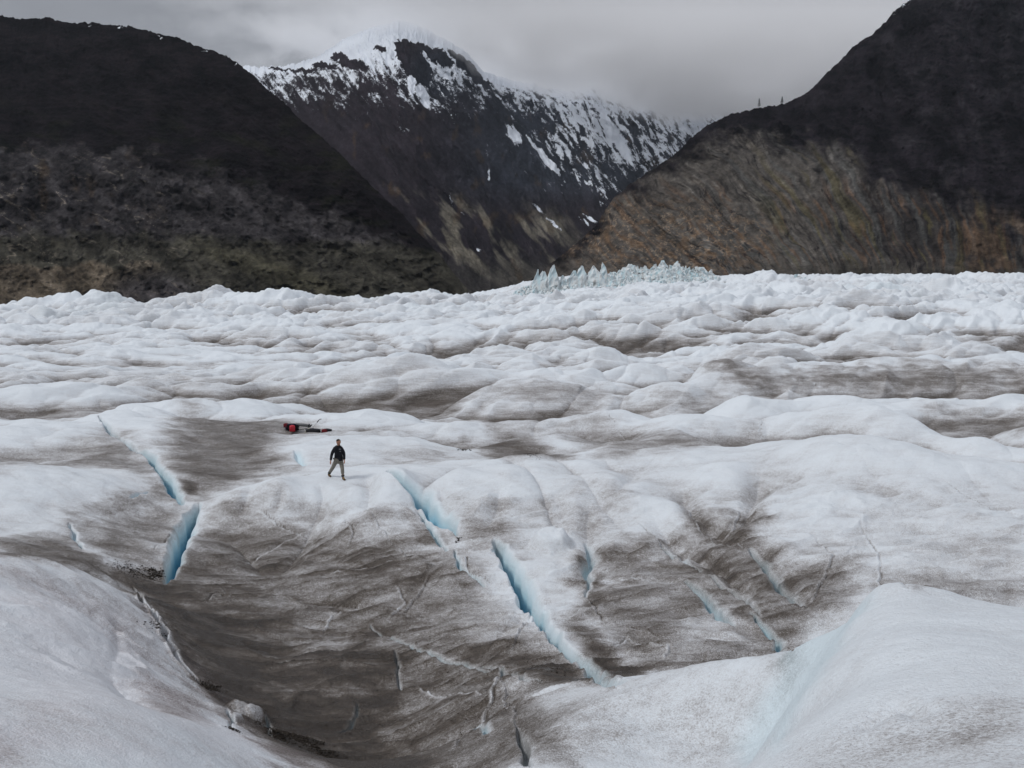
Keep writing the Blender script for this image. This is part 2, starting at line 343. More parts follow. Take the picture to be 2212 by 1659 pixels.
def dist_poly(x, y, poly, wid=None):
    """distance to a polyline, signed side, interpolated per-vertex value, arclength fraction"""
    best = np.full(x.shape, 1e9, np.float32); val = np.zeros(x.shape, np.float32); side = np.zeros(x.shape, np.float32); fr = np.zeros(x.shape, np.float32)
    L_ = [np.linalg.norm(b-a) for a, b in seglist(poly)]; T = sum(L_); acc = 0
    for k, (a, b) in enumerate(seglist(poly)):
        d = b-a; ll = max(L_[k], 1e-6)
        t = np.clip(((x-a[0])*d[0]+(y-a[1])*d[1])/ll**2, 0, 1)
        ex = x-(a[0]+t*d[0]); ey = y-(a[1]+t*d[1]); q = np.hypot(ex, ey)
        m = q < best
        best = np.where(m, q, best); side = np.where(m, np.sign(d[0]*ey-d[1]*ex), side); fr = np.where(m, (acc+t*ll)/T, fr)
        if wid is not None: val = np.where(m, wid[k]*(1-t)+wid[k+1]*t, val)
        acc += ll
    return best, side, val, fr
_dl = [P(1960, 1283, 13.6)[:2], P(1890, 1285, 12.4)[:2], P(1845, 1355, 11.1)[:2], P(1790, 1440, 9.9)[:2], P(1735, 1530, 8.7)[:2], P(1660, 1640, 7.4)[:2], P(1600, 1760, 6.2)[:2]]
_w = box(-1, 9, 5, 17); _d, _s, _, _f = dist_poly(Xf[_w], Yf[_w], _dl)
Z[_w] -= np.where(_s < 0, .95*sstep(0, 1.5, _d)*(1-sstep(2.2, 4.6, _d)), 0)*sstep(.0, .2, _f)*(1-sstep(.8, 1, _f))
Z[_w] += .10*np.exp(-(_d/1.1)**2)*np.where(_s > 0, 1, np.exp(-_d*2.5))*sstep(.0, .15, _f)*(1-sstep(.8, 1, _f))
DIRT = np.zeros(Z.shape, np.float32); BLUE = np.zeros(Z.shape, np.float32); PINK = np.zeros(Z.shape, np.float32); GRAIN = np.zeros(Z.shape, np.float32)
# dirt of the far field: gathers in creases and low ground, tops stay clean
c1 = 1-sstep(.30, .62, p1); c2 = 1-sstep(.25, .6, p2); c3 = 1-sstep(.2, .5, p3); c4 = 1-sstep(.3, .65, p4)
slopey = np.gradient(Z, axis=1)/np.gradient(R, axis=1)      # >0 rises away from the camera
strk = fbm((Xf*.95+Yf*.3)/7, (-Xf*.3+Yf*.95)/.9, 31, 4, .6)
def blur(a, na, nr_):
    for ax, k in ((0, na), (1, nr_), (0, na), (1, nr_)):
        c = np.cumsum(np.concatenate([np.repeat(np.take(a, [0], ax), k+1, ax), a, np.repeat(np.take(a, [-1], ax), k, ax)], ax), axis=ax, dtype=np.float64)
        n_ = a.shape[ax]
        a = ((np.take(c, range(2*k+1, 2*k+1+n_), ax)-np.take(c, range(0, n_), ax))/(2*k+1)).astype(np.float32)
    return a
Zb = blur(Z, 46, 26); REL = (Z-Zb)/np.maximum(R, 5)*100           # height over the neighbourhood, % of distance
Zb2 = blur(Z, 12, 7); REL2 = (Z-Zb2)/np.maximum(R, 5)*100
front = np.clip(slopey, 0, .7)
low = sstep(.35, -.75, REL) if False else 1-sstep(-.75, .35, REL)
low2 = 1-sstep(-.34, .14, REL2)
dfar = -.05 + .50*low + .14*low2 + .18*front + .16*np.clip(lowf*2, -.5, 1) + .12*np.clip(strk*1.6, -.5, 1)*(.3+low)
DIRT += np.clip(dfar, 0, .75)*sstep(45, 66, R)
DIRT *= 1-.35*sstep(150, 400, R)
bl_far = sstep(.25, .6, fbm(Xf/30, Yf/30, 33, 2)+.35*np.clip(slopey, 0, .6))*sstep(120, 260, R)
BLUE += .10*bl_far*(1-c1)
AZn = AZ.astype(np.float32); LRn = LR.astype(np.float32)
edge_n = fbm(Xf/2.2, Yf/1.3, 41, 4, .6)
def q_of(vx, vy):
    p, z, r = hit(vx, vy); return np.array([math.atan2(p[0], p[1]), math.log(r)])
def patch(poly, val, soft=.02, arr=None, mode='max', noise=.9, scale_l=.45):
    soft = soft*1.7
    """soft stain bounded by picture points, carried over to the surface"""
    arr = DIRT if arr is None else arr
    q = [q_of(*p) for p in poly]; q = np.array(q); q[:, 1] *= scale_l
    lo = q.min(0)-soft*2; hi = q.max(0)+soft*2
    i1, i2 = np.searchsorted(azc, [lo[0], hi[0]]); j1, j2 = np.searchsorted(lr*scale_l, [lo[1], hi[1]])
    w_ = (slice(i1, i2), slice(j1, j2)); x = AZn[w_]; y = LRn[w_]*scale_l
    ins = np.zeros(x.shape, bool); d = np.full(x.shape, 1e9, np.float32)
    for a, b in zip(q, np.roll(q, -1, 0)):
        e = b-a; t = np.clip(((x-a[0])*e[0]+(y-a[1])*e[1])/max(e@e, 1e-12), 0, 1)
        d = np.minimum(d, np.hypot(x-a[0]-t*e[0], y-a[1]-t*e[1]))
        ins ^= ((a[1] > y) != (b[1] > y)) & (x < (b[0]-a[0])*(y-a[1])/(b[1]-a[1]+1e-12)+a[0])
    sd_ = np.where(ins, d, -d) + edge_n[w_]*soft*noise
    m = sstep(-soft, soft, sd_)
    cur = arr[w_]
    if mode == 'max': arr[w_] = np.maximum(cur, val*m)
    elif mode == 'set': arr[w_] = cur*(1-m)+val*m
    else: arr[w_] = cur + val*m
exec_order = []
# near-field dirt, measured on the photograph
DN = 1-sstep(45, 70, R)
DIRT += DN*(.02+.15*low*sstep(20, 30, R)+.07*low2)
# band below and around the crests
patch([(215, 1235), (400, 1170), (440, 1120), (540, 1110), (640, 1120), (740, 1140), (800, 1130), (900, 1150), (1000, 1190), (1060, 1230), (1250, 1440), (1320, 1478), (1100, 1470), (1250, 1660), (700, 1665), (480, 1545), (390, 1420), (330, 1330)], .58, .018)
patch([(440, 1270), (560, 1270), (760, 1380), (840, 1450), (880, 1660), (620, 1660), (420, 1450), (380, 1300)], .84, .03)
patch([(900, 1200), (1060, 1240), (1180, 1340), (1200, 1400), (1000, 1420), (900, 1330)], -.16, .03, mode='add')
patch([(250, 1215), (360, 1255), (480, 1290), (600, 1350), (760, 1400), (800, 1440), (830, 1500), (880, 1600), (960, 1662), (700, 1662), (500, 1545), (390, 1410), (330, 1330)], .94, .02)
patch([(330, 1280), (420, 1290), (560, 1340), (640, 1450), (760, 1600), (700, 1660), (560, 1580), (430, 1470), (370, 1390)], .97, .02)
patch([(380, 1330), (520, 1370), (620, 1400), (640, 1560), (560, 1560), (420, 1440)], .92, .02)
patch([(760, 1370), (900, 1395), (960, 1430), (880, 1460), (860, 1560), (700, 1520), (690, 1420)], .90, .018)
patch([(560, 1575), (700, 1570), (900, 1640), (1000, 1670), (700, 1670)], .97, .015)
patch([(560, 1360), (640, 1340), (700, 1400), (720, 1480), (780, 1560), (640, 1480)], -.26, .03, mode='add')
patch([(620, 1180), (900, 1200), (980, 1240), (900, 1290), (700, 1270)], .62, .03)
patch([(950, 1430), (1080, 1370), (1250, 1440), (1320, 1482), (1180, 1475), (1080, 1455)], .80, .012)
patch([(1060, 1240), (1190, 1330), (1130, 1400), (1040, 1390)], -.18, .03, mode='add')
patch([(1200, 1340), (1260, 1330), (1350, 1430), (1420, 1440), (1330, 1465), (1250, 1400)], .75, .012)
patch([(1280, 1180), (1420, 1190), (1500, 1160), (1560, 1110), (1640, 1140), (1700, 1200), (1860, 1200), (1850, 1290), (1760, 1370), (1700, 1425), (1350, 1440), (1260, 1330)], .50, .022)
patch([(1400, 1185), (1520, 1150), (1580, 1190), (1680, 1240), (1740, 1300), (1650, 1290), (1500, 1230)], .72, .02)
patch([(1480, 1085), (1540, 1130), (1630, 1100), (1640, 1170), (1560, 1190), (1500, 1170)], .68, .018)
patch([(1250, 1200), (1320, 1230), (1300, 1330), (1250, 1330)], .7, .015)
patch([(1440, 1340), (1560, 1330), (1590, 1370), (1480, 1390)], -.35, .02, mode='add')
patch([(1700, 1260), (1960, 1215), (2230, 1250), (2230, 1290), (1980, 1268), (1870, 1268), (1780, 1330)], .36, .010)
patch([(1900, 1150), (2230, 1130), (2230, 1260), (1960, 1230)], .22, .03)
patch([(1240, 1060), (1330, 1080), (1300, 1140), (1200, 1160)], .35, .03)
patch([(980, 1120), (1100, 1100), (1120, 1180), (1000, 1200)], .42, .02)
patch([(880, 1120), (960, 1140), (980, 1195), (900, 1180)], .6, .014)
# left: dirt between the mounds
patch([(-20, 1165), (150, 1160), (230, 1205), (250, 1250), (140, 1222), (-20, 1196)], .62, .012)
patch([(160, 1120), (300, 1080), (390, 1080), (400, 1130), (360, 1200), (340, 1240), (200, 1200)], .50, .018)
patch([(150, 1110), (280, 1075), (370, 1050), (370, 1085), (240, 1115)], .60, .012)
patch([(-20, 1010), (180, 955), (260, 950), (330, 1000), (360, 1040), (200, 1012), (0, 1006)], .5, .016)
patch([(360, 960), (420, 900), (620, 925), (590, 985), (640, 1015), (540, 1035), (430, 1090), (370, 1030)], .58, .016)
patch([(380, 1030), (420, 1030), (440, 1070), (400, 1075)], .85, .008)
patch([(400, 895), (600, 905), (720, 935), (600, 940), (420, 930)], .55, .012)
patch([(225, 1212), (330, 1232), (350, 1270), (300, 1275), (240, 1245)], .95, .01)
patch([(330, 1290), (400, 1290), (420, 1400), (440, 1480), (390, 1430), (350, 1350)], .92, .012)
patch([(1000, 955), (1180, 960), (1230, 985), (1100, 990), (1000, 970)], .66, .010)
patch([(820, 975), (980, 975), (940, 1000), (830, 995)], .3, .012)
patch([(1060, 925), (1300, 915), (1480, 940), (1300, 965), (1080, 955)], .48, .014)
patch([(1300, 960), (1640, 925), (1650, 950), (1450, 975), (1300, 978)], .42, .014)
patch([(1480, 815), (1680, 810), (1960, 800), (2212, 800), (2230, 850), (1900, 852), (1600, 845)], .60, .012)
patch([(1250, 870), (1420, 860), (1560, 868), (1480, 885), (1300, 885)], .48, .01)
patch([(2000, 880), (2212, 900), (2230, 935), (2080, 920)], .45, .012)
patch([(1080, 835), (1300, 835), (1340, 865), (1180, 875), (1000, 870)], .42, .012)
patch([(-20, 1200), (100, 1225), (260, 1290), (330, 1350), (480, 1545), (380, 1500), (260, 1380), (100, 1290), (-20, 1240)], .22, .02)
patch([(480, 1540), (400, 1440), (360, 1470), (300, 1440), (330, 1530), (420, 1560)], .36, .018)
patch([(-20, 1500), (230, 1540), (330, 1590), (560, 1665), (-20, 1665)], .20, .03)
patch([(-20, 1540), (200, 1580), (420, 1665), (-20, 1665)], .55, .03, arr=PINK)
patch([(-20, 1210), (300, 1320), (480, 1550), (690, 1665), (-20, 1665)], .35, .03, arr=PINK, mode='max')
# right-hand dune: blue ice flank, its shade deepened by the tint, grit on its near side
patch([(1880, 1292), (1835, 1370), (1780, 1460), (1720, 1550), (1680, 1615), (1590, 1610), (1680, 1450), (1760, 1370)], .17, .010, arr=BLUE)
patch([(1780, 1570), (1900, 1540), (2100, 1480), (2230, 1470), (2230, 1670), (1700, 1670)], .75, .05, arr=GRAIN)
patch([(1900, 1570), (2230, 1520), (2230, 1670), (1850, 1670)], .20, .05)
patch([(1000, 1500), (1400, 1480), (1640, 1500), (1560, 1670), (1000, 1670)], .22, .04)
patch([(1100, 1490), (1250, 1500), (1400, 1600), (1380, 1670), (1050, 1670)], .34, .04)
DIRT += DN*.20*np.clip(fbm(Xf/3.0, Yf/1.1, 45, 4, .55)*2, -.8, 1)*(.12+DIRT)
# diagonal drainage streaks on the clean snow of the near slopes
st = fbm((Xf*.6+Yf*.8)/6.0, (-Xf*.8+Yf*.6)/.55, 47, 4, .62)
DIRT += DN*.05*np.clip(st*1.8, 0, 1)*(X > 2)
st2 = fbm((Xf*.75-Yf*.66)/6.0, (Xf*.66+Yf*.75)/.5, 48, 4, .62)
DIRT += DN*.07*np.clip(st2*1.8, 0, 1)*(X <= 2)

def world_poly(vp): return [hit(vx, vy)[0] for vx, vy in vp]
def wiggle(poly, amt, seed, step):
    rs = random.Random(seed); outp = []
    for a, b in seglist(poly):
        k = max(1, int(np.linalg.norm(b-a)/step))
        for i in range(k):
            p = a+(b-a)*i/k; outp.append(p+np.array([rs.uniform(-amt, amt), rs.uniform(-amt, amt)]) if outp else p)
    outp.append(poly[-1]); return outp
def crevasse(vp, wv, depth, blue=1.0, seed=1, rim=.0, rimclean=.6, wig=.06, lip=0.0):
    """vp picture points along the opening, wv half-widths (same pixels)"""
    poly = world_poly(vp); wid = []
    for p, wvv in zip(poly, wv): wid.append(wvv*np.linalg.norm(p)/F)
    # resample with wiggle
    P2 = []; W2 = []; rs = random.Random(seed)
    for k, (a, b) in enumerate(seglist(poly)):
        m = max(1, int(np.linalg.norm(b-a)/.35))
        for i in range(m):
            t = i/m; P2.append(a+(b-a)*t+(np.array([rs.uniform(-wig, wig), rs.uniform(-wig, wig)]) if (k+i) else 0)); W2.append((wid[k]*(1-t)+wid[k+1]*t)*rs.uniform(.85, 1.15))
    P2.append(poly[-1]); W2.append(wid[-1])
    mx_ = max(wid)*4+1.0; xs = [p[0] for p in P2]; ys = [p[1] for p in P2]
    w_ = box(min(xs)-mx_, max(xs)+mx_, min(ys)-mx_, max(ys)+mx_)
    x = Xf[w_]; y = Yf[w_]
    d, side, wd, fr = dist_poly(x, y, P2, W2)
    wd = np.maximum(wd, .004); t = d/wd; t = np.where(side > 0, t/1.55, t)
    dep = np.minimum(1, wd/(max(wid)*.6))
    prof = (1-sstep(.25, 1.0, t))*.88+.12*(1-sstep(.6, 1.9, t))
    Z[w_] -= depth*dep*prof + lip*(1-sstep(.8, 3.5, t))*.4
    if lip: Z[w_] += lip*(sstep(.9, 1.3, t)-sstep(1.4, 3.2, t))
    BLUE[w_] = np.maximum(BLUE[w_], blue*dep*(.22*(1-sstep(.9, 2.2, t))+.78*(1-sstep(.25, 1.05, t))))
    cl_ = rimclean*np.where(side > 0, 1-sstep(.9, 2.6, t), .45*(1-sstep(.9, 1.5, t)))*np.minimum(1, dep*2)
    DIRT[w_] = DIRT[w_]*(1-cl_)
def crack(vp, hw=.03, depth=.06, dark=.3, light=0.0, seed=1, step=.25, wig=.05):
    poly = wiggle(world_poly(vp), wig, seed, step)
    xs = [p[0] for p in poly]; ys = [p[1] for p in poly]
    w_ = box(min(xs)-.5, max(xs)+.5, min(ys)-.5, max(ys)+.5)
    d, side, _, fr = dist_poly(Xf[w_], Yf[w_], poly)
    tp = np.minimum(1, np.minimum(fr, 1-fr)*6+.25)*(.55+.45*np.sin(fr*23+seed)**2)
    m = (1-sstep(.3, 1.0, d/hw))*tp
    Z[w_] -= depth*m
    DIRT[w_] += dark*m*(side > -.5)
    if light:
        ml = (1-sstep(.2, 1, np.abs(d-hw*1.2)/(hw*1.6)))*tp*(side < 0)
        DIRT[w_] *= 1-light*ml; Z[w_] += .03*ml
# main crevasses
crevasse([(212, 898), (232, 925), (262, 950), (300, 975)], [1, 4, 5, 4], .9, .3, 2, rimclean=.5)
crevasse([(300, 975), (325, 990), (345, 1015), (362, 1040), (378, 1068), (390, 1085)], [4, 5, 6, 7, 7, 4], 2.2, .9, 3)
crevasse([(425, 1092), (412, 1112), (397, 1140), (382, 1175), (372, 1212), (362, 1240), (356, 1262)], [5, 8, 10, 10, 9, 6, 2], 2.8, 1.0, 4, lip=.03)
crevasse([(838, 1015), (862, 1032), (885, 1055), (905, 1075), (930, 1098), (950, 1115), (970, 1135), (988, 1158)], [4, 8, 12, 13, 12, 11, 8, 2], 2.6, 1.0, 5, lip=.04)
crevasse([(905, 1110), (925, 1135), (945, 1162), (965, 1190)], [2, 5, 5, 2], .7, .5, 6)
crevasse([(982, 1190), (992, 1215), (1015, 1245), (1045, 1268)], [2, 4, 3, 2], .5, .45, 7)
crevasse([(1068, 1170), (1085, 1195), (1100, 1222), (1115, 1250), (1132, 1280), (1150, 1315), (1172, 1350), (1200, 1382), (1232, 1412), (1268, 1442), (1300, 1466), (1325, 1480)], [5, 10, 12, 12, 11, 10, 9, 9, 10, 11, 13, 12], 2.6, 1.0, 8, lip=.05)
crevasse([(1428, 1178), (1445, 1192), (1480, 1212), (1510, 1225)], [2, 5, 5, 1], .35, .25, 9, rimclean=.32)
crevasse([(1480, 1255), (1510, 1280), (1545, 1320), (1565, 1342), (1590, 1358)], [3, 7, 9, 8, 1], .5, .38, 10, rimclean=.32)
crevasse([(1620, 1185), (1650, 1212), (1675, 1250), (1705, 1282), (1742, 1305)], [3, 7, 9, 8, 1], .5, .28, 11, rimclean=.32)
crevasse([(1620, 1325), (1650, 1360), (1680, 1385), (1712, 1405)], [2, 5, 6, 2], .45, .5, 12, rimclean=.32)
crevasse([(1500, 1225), (1550, 1255), (1600, 1290), (1640, 1330)], [2, 5, 6, 2], .25, .12, 13, rimclean=.32)
crevasse([(637, 972), (645, 988), (658, 1004)], [4, 9, 5], .25, .26, 14)
crevasse([(150, 1132), (160, 1160), (178, 1185)], [2, 4, 2], .35, .3, 15)
crevasse([(800, 1352), (860, 1385), (930, 1418), (1000, 1435), (1060, 1450)], [1, 3, 4, 4, 2], .16, .22, 16, rimclean=.32)
crevasse([(1040, 1442), (1080, 1450), (1130, 1465), (1170, 1474)], [2, 4, 4, 1], .2, .18, 36, rimclean=.32)
crevasse([(1265, 1165), (1275, 1200), (1262, 1225), (1272, 1250), (1265, 1290)], [4, 8, 8, 5, 2], .35, .28, 17)
crevasse([(1110, 1560), (1125, 1600), (1140, 1650)], [1, 7, 9], .3, .12, 18, rimclean=.32)
crevasse([(575, 1555), (578, 1570), (582, 1590)], [2, 4, 2], .4, .3, 19)
crevasse([(490, 1535), (498, 1550), (496, 1570)], [2, 4, 2], .4, .3, 20)
crevasse([(852, 1408), (860, 1440), (866, 1490)], [2, 3, 2], .25, .1, 21, rimclean=.4)
crevasse([(735, 1582), (762, 1570), (775, 1545), (772, 1520)], [2, 4, 4, 2], .15, .10, 22, rimclean=.2)
crevasse([(1030, 1570), (1050, 1582)], [6, 6], .2, .35, 23)
crevasse([(285, 1075), (320, 1062)], [2, 2], .5, .6, 24)
# the ragged lip between the near hill and the valley floor
crevasse([(285, 1270), (315, 1310), (345, 1345), (365, 1385), (385, 1425), (405, 1452), (430, 1478)], [1, 4, 5, 5, 4, 3, 1], .35, .02, 25, rimclean=.65, wig=.12, lip=.12)
for k, c_ in enumerate([[(785, 1095), (830, 1150), (892, 1210)], [(560, 1100), (610, 1140), (660, 1165)], [(740, 1120), (765, 1150), (755, 1180)], [(520, 1215), (600, 1180), (690, 1120)],
        [(930, 1230), (905, 1290), (860, 1330)], [(1085, 1455), (1060, 1520), (1010, 1580), (980, 1620)], [(1080, 1460), (1100, 1520), (1130, 1600)], [(1000, 1200), (1020, 1240), (1060, 1265)],
        [(1380, 1130), (1430, 1180), (1500, 1215)], [(1480, 1080), (1510, 1130), (1560, 1170), (1620, 1195)], [(1760, 1160), (1800, 1200), (1760, 1290), (1740, 1310)], [(1850, 1110), (1900, 1200), (1960, 1270)],
        [(1800, 1205), (1900, 1195), (2050, 1230), (2212, 1280)], [(2040, 1040), (2120, 1090), (2212, 1120)], [(1270, 1290), (1300, 1340), (1370, 1360), (1430, 1380)], [(1310, 1400), (1350, 1380), (1445, 1395), (1440, 1425)],
        [(640, 1290), (740, 1300), (860, 1320), (980, 1330)], [(700, 1240), (800, 1225), (900, 1200)], [(480, 1270), (520, 1300), (560, 1310)], [(860, 1265), (880, 1300), (840, 1340)],
        [(1180, 1300), (1140, 1340), (1110, 1400)], [(1300, 1260), (1380, 1250), (1480, 1255)], [(330, 1190), (400, 1165)], [(1330, 930), (1430, 945)], [(1560, 820), (1620, 840)], [(1700, 815), (1780, 838)], [(1850, 800), (1940, 835)],
        [(900, 1480), (980, 1500), (1050, 1490)], [(440, 1300), (470, 1280), (500, 1290)], [(1600, 1090), (1590, 1130), (1560, 1160)], [(1900, 1190), (1860, 1180), (1820, 1200)],
        [(1650, 905), (1640, 935), (1650, 950)], [(1310, 890), (1330, 915)], [(790, 1300), (720, 1330), (700, 1370)]]):
    crack(c_, .045, .07, .3 if k % 3 else -.05, .55 if k % 2 else .2, seed=k)
# broken, knobbly ice beside the wide crevasses
# ------- lump of pink-white ice at the bottom left
def bumpv(vx, vy, rx, ry, h, dirt=None):
    p, z, r = hit(vx, vy); ax = rx*r/F; ay = ry
    w_ = box(p[0]-2*ax, p[0]+2*ax, p[1]-2*ay, p[1]+2*ay)
    t = np.hypot((Xf[w_]-p[0])/ax, (Yf[w_]-p[1])/ay); m = 1-sstep(.55, 1.15, t)
    Z[w_] += h*m
    if dirt is not None: DIRT[w_] = DIRT[w_]*(1-m)+dirt*m
bumpv(535, 1545, 44, .6, .20, .36)
bumpv(552, 1540, 20, .3, .10, .30)
bumpv(510, 1552, 16, .3, .12, .25)
bumpv(1192, 1182, 48, .7, .5, .03)
bumpv(1170, 1335, 9, .2, .12, .0); bumpv(1147, 1340, 10, .2, .08, .0)
def groove(vp, hw, depth, dirt=.1, seed=1):
    """soft hollow that runs down a slope; hw in picture pixels"""
    poly = world_poly(vp); wid = [hw*np.linalg.norm(p)/F*1.0 for p in poly]; m_ = max(wid)*2.5
    xs = [p[0] for p in poly]; ys = [p[1] for p in poly]; w_ = box(min(xs)-m_, max(xs)+m_, min(ys)-m_, max(ys)+m_)
    d, side, wd, fr = dist_poly(Xf[w_], Yf[w_], poly, wid)
    tp = sstep(0, .25, fr)*(1-sstep(.75, 1, fr))*.9+.1
    m = np.exp(-(d/wd)**2*1.5)*tp; Z[w_] -= depth*.62*m; DIRT[w_] += dirt*.6*m
    cr_ = np.exp(-(d/wd)**2*40)*tp; Z[w_] -= depth*.10*cr_
for vp, hw, dp, dt in (([(790, 1025), (800, 1060), (785, 1110)], 22, .38, .12), ([(690, 1045), (700, 1075), (705, 1115)], 16, .25, .10), ([(610, 1050), (605, 1080), (590, 1110)], 14, .2, .1), ([(540, 1050), (530, 1085), (515, 1115)], 14, .2, .1),
    ([(950, 1040), (955, 1075), (975, 1120)], 14, .3, .12), ([(1080, 1040), (1075, 1085), (1050, 1140)], 24, .34, .1), ([(1190, 1050), (1215, 1100), (1200, 1150)], 30, .3, .1), ([(1275, 1080), (1268, 1140), (1275, 1200), (1262, 1260)], 26, .4, .18),
    ([(1470, 1040), (1490, 1085), (1530, 1130), (1600, 1180)], 30, .5, .2), ([(1645, 1010), (1635, 1060), (1610, 1120), (1560, 1170)], 34, .65, .22), ([(1400, 1100), (1450, 1170), (1540, 1215), (1640, 1290)], 26, .4, .1),
    ([(1380, 1010), (1340, 1050), (1300, 1090)], 26, .3, .05), ([(1640, 1170), (1700, 1260), (1760, 1320)], 26, .3, .1),
    ([(230, 1440), (270, 1490), (330, 1530)], 40, .25, .05), ([(90, 1380), (170, 1440), (260, 1490)], 40, .14, .04), ([(250, 1330), (255, 1400), (240, 1460)], 14, .08, .05),
    ([(560, 1280), (700, 1300), (860, 1310)], 26, .2, .1), ([(960, 1200), (900, 1260), (840, 1320)], 26, .2, .1), ([(1140, 1290), (1120, 1340), (1040, 1400)], 26, .2, .05), ([(1080, 1460), (1030, 1540), (980, 1620)], 26, .12, .1),
    ([(2010, 1560), (1950, 1520), (1900, 1540), (1840, 1590)], 40, .10, .05)):
    groove(vp, hw, dp, dt)
DIRT = np.clip(DIRT+LEDG*.20*sstep(.3, .6, DIRT)-bowlm*.22*np.clip(fbm(Xf/2.6, (Yf-.2*Xf)/.7, 405, 5, .62)*1.8, -.35, 1)*sstep(.3, .6, DIRT), 0, 1)
ice = mat_ice()
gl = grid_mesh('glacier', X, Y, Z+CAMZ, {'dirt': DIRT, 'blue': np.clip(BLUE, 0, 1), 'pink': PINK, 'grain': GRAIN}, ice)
tag(gl, kind='structure')
def ground(x, y):
    a = math.atan2(x, y); r = math.hypot(x, y)
    i = int(np.clip(np.searchsorted(azc, a), 1, len(azc)-1)); j = int(np.clip(np.searchsorted(lr, math.log(r)), 1, len(lr)-1))
    return float(max(Z[i, j], Z[i-1, j], Z[i, j-1]))+CAMZ
#@@PART2
# ------------------------------------------------------------------ hills: built between a foot line and a crest line
def interp(xs, tab, k): return np.interp(xs, [t[0] for t in tab], [t[k] for t in tab])
def hill(name, crest, foot, x0, x1, nx, nt_, prof, disp, colour, sil, mat):
    vx = np.linspace(x0, x1, nx)[:, None]*np.ones((1, nt_))
    t = np.linspace(0, 1, nt_)[None, :]*np.ones((nx, 1))
    vc = interp(vx, crest, 1); dc = interp(vx, crest, 2); vf = interp(vx, foot, 1); df = interp(vx, foot, 2)
    # soften the polyline corners
    vy = vf+(vc-vf)*t; d = np.exp(np.log(df)+(np.log(dc)-np.log(df))*t**prof)
    def PP(vx, vy, d):
        a = (vx-1106.0)/F; b = (829.5-vy)/F
        dy = math.cos(TH)+b*math.sin(TH); dz = -math.sin(TH)+b*math.cos(TH); k = d/dy
        return a*k, d, CAMZ+dz*k
    x, y, z = PP(vx, vy, d)
    env = np.minimum(1, (1-t)*9)*np.minimum(1, t*6+.2)
    dd = disp(vx, vy, t)                   # relative to distance
    y2 = y*(1+dd*env); x2 = x*(1+dd*env)
    z = z + sil(vx, t)*d*(.25+.75*sstep(.7, 1, t))
    tint, snow = colour(vx, vy, t)
    # a back slope, so that it is a solid rise
    nb = 14; tb = np.linspace(0, 1, nb+1)[1:][None, :]
    xb = x2[:, -1:]*(1+.5*tb); yb = y2[:, -1:]*(1+.5*tb); zb = z[:, -1:]-(z[:, -1:]+60)*tb**1.2
    X_ = np.concatenate([x2, xb], 1); Y_ = np.concatenate([y2, yb], 1); Z_ = np.concatenate([z, zb], 1)
    tint = np.concatenate([tint, np.repeat(tint[:, -1:], nb, 1)], 1); snow = np.concatenate([snow, np.repeat(snow[:, -1:], nb, 1)], 1)
    o = grid_mesh(name, X_, Y_, Z_, {'tint': tint, 'snow': snow}, mat)
    tag(o, kind='structure'); return o, (x2, y2, z)
def lerp3(a, b, m): return a+(np.array(b)-a)*m[..., None]
def ell(vx, vy, cx, cy, rx, ry, ang=0, soft=.5):
    c, s = math.cos(math.radians(ang)), math.sin(math.radians(ang))
    u = ((vx-cx)*c+(vy-cy)*s)/rx; v = (-(vx-cx)*s+(vy-cy)*c)/ry
    return 1-sstep(1-soft, 1+soft, np.hypot(u, v))
def gully(vx, vy, ang, wl, stretch, seed, octv=5, gain=.55):
    c, s = math.cos(math.radians(ang)), math.sin(math.radians(ang))
    u = (vx*c+vy*s)/wl/stretch; v = (-vx*s+vy*c)/wl
    wpx = perlin(u*.8, v*.5, seed+70)*.5
    return fbm(u, v+wpx, seed, octv, gain)
def ridged(a): return 1-2*np.abs(a)
def rmf(x, y, seed, octv=6, gain=.62):
    s = 0; a = 1; w_ = 1.0; t = 0
    for k in range(octv):
        r_ = (1-np.abs(perlin(x*2.1**k, y*2.1**k, seed+k*3))*1.7).clip(0, 1)**2; s = s+a*w_*r_; w_ = np.clip(r_*1.6, 0, 1); t += a; a *= gain
    return s/t

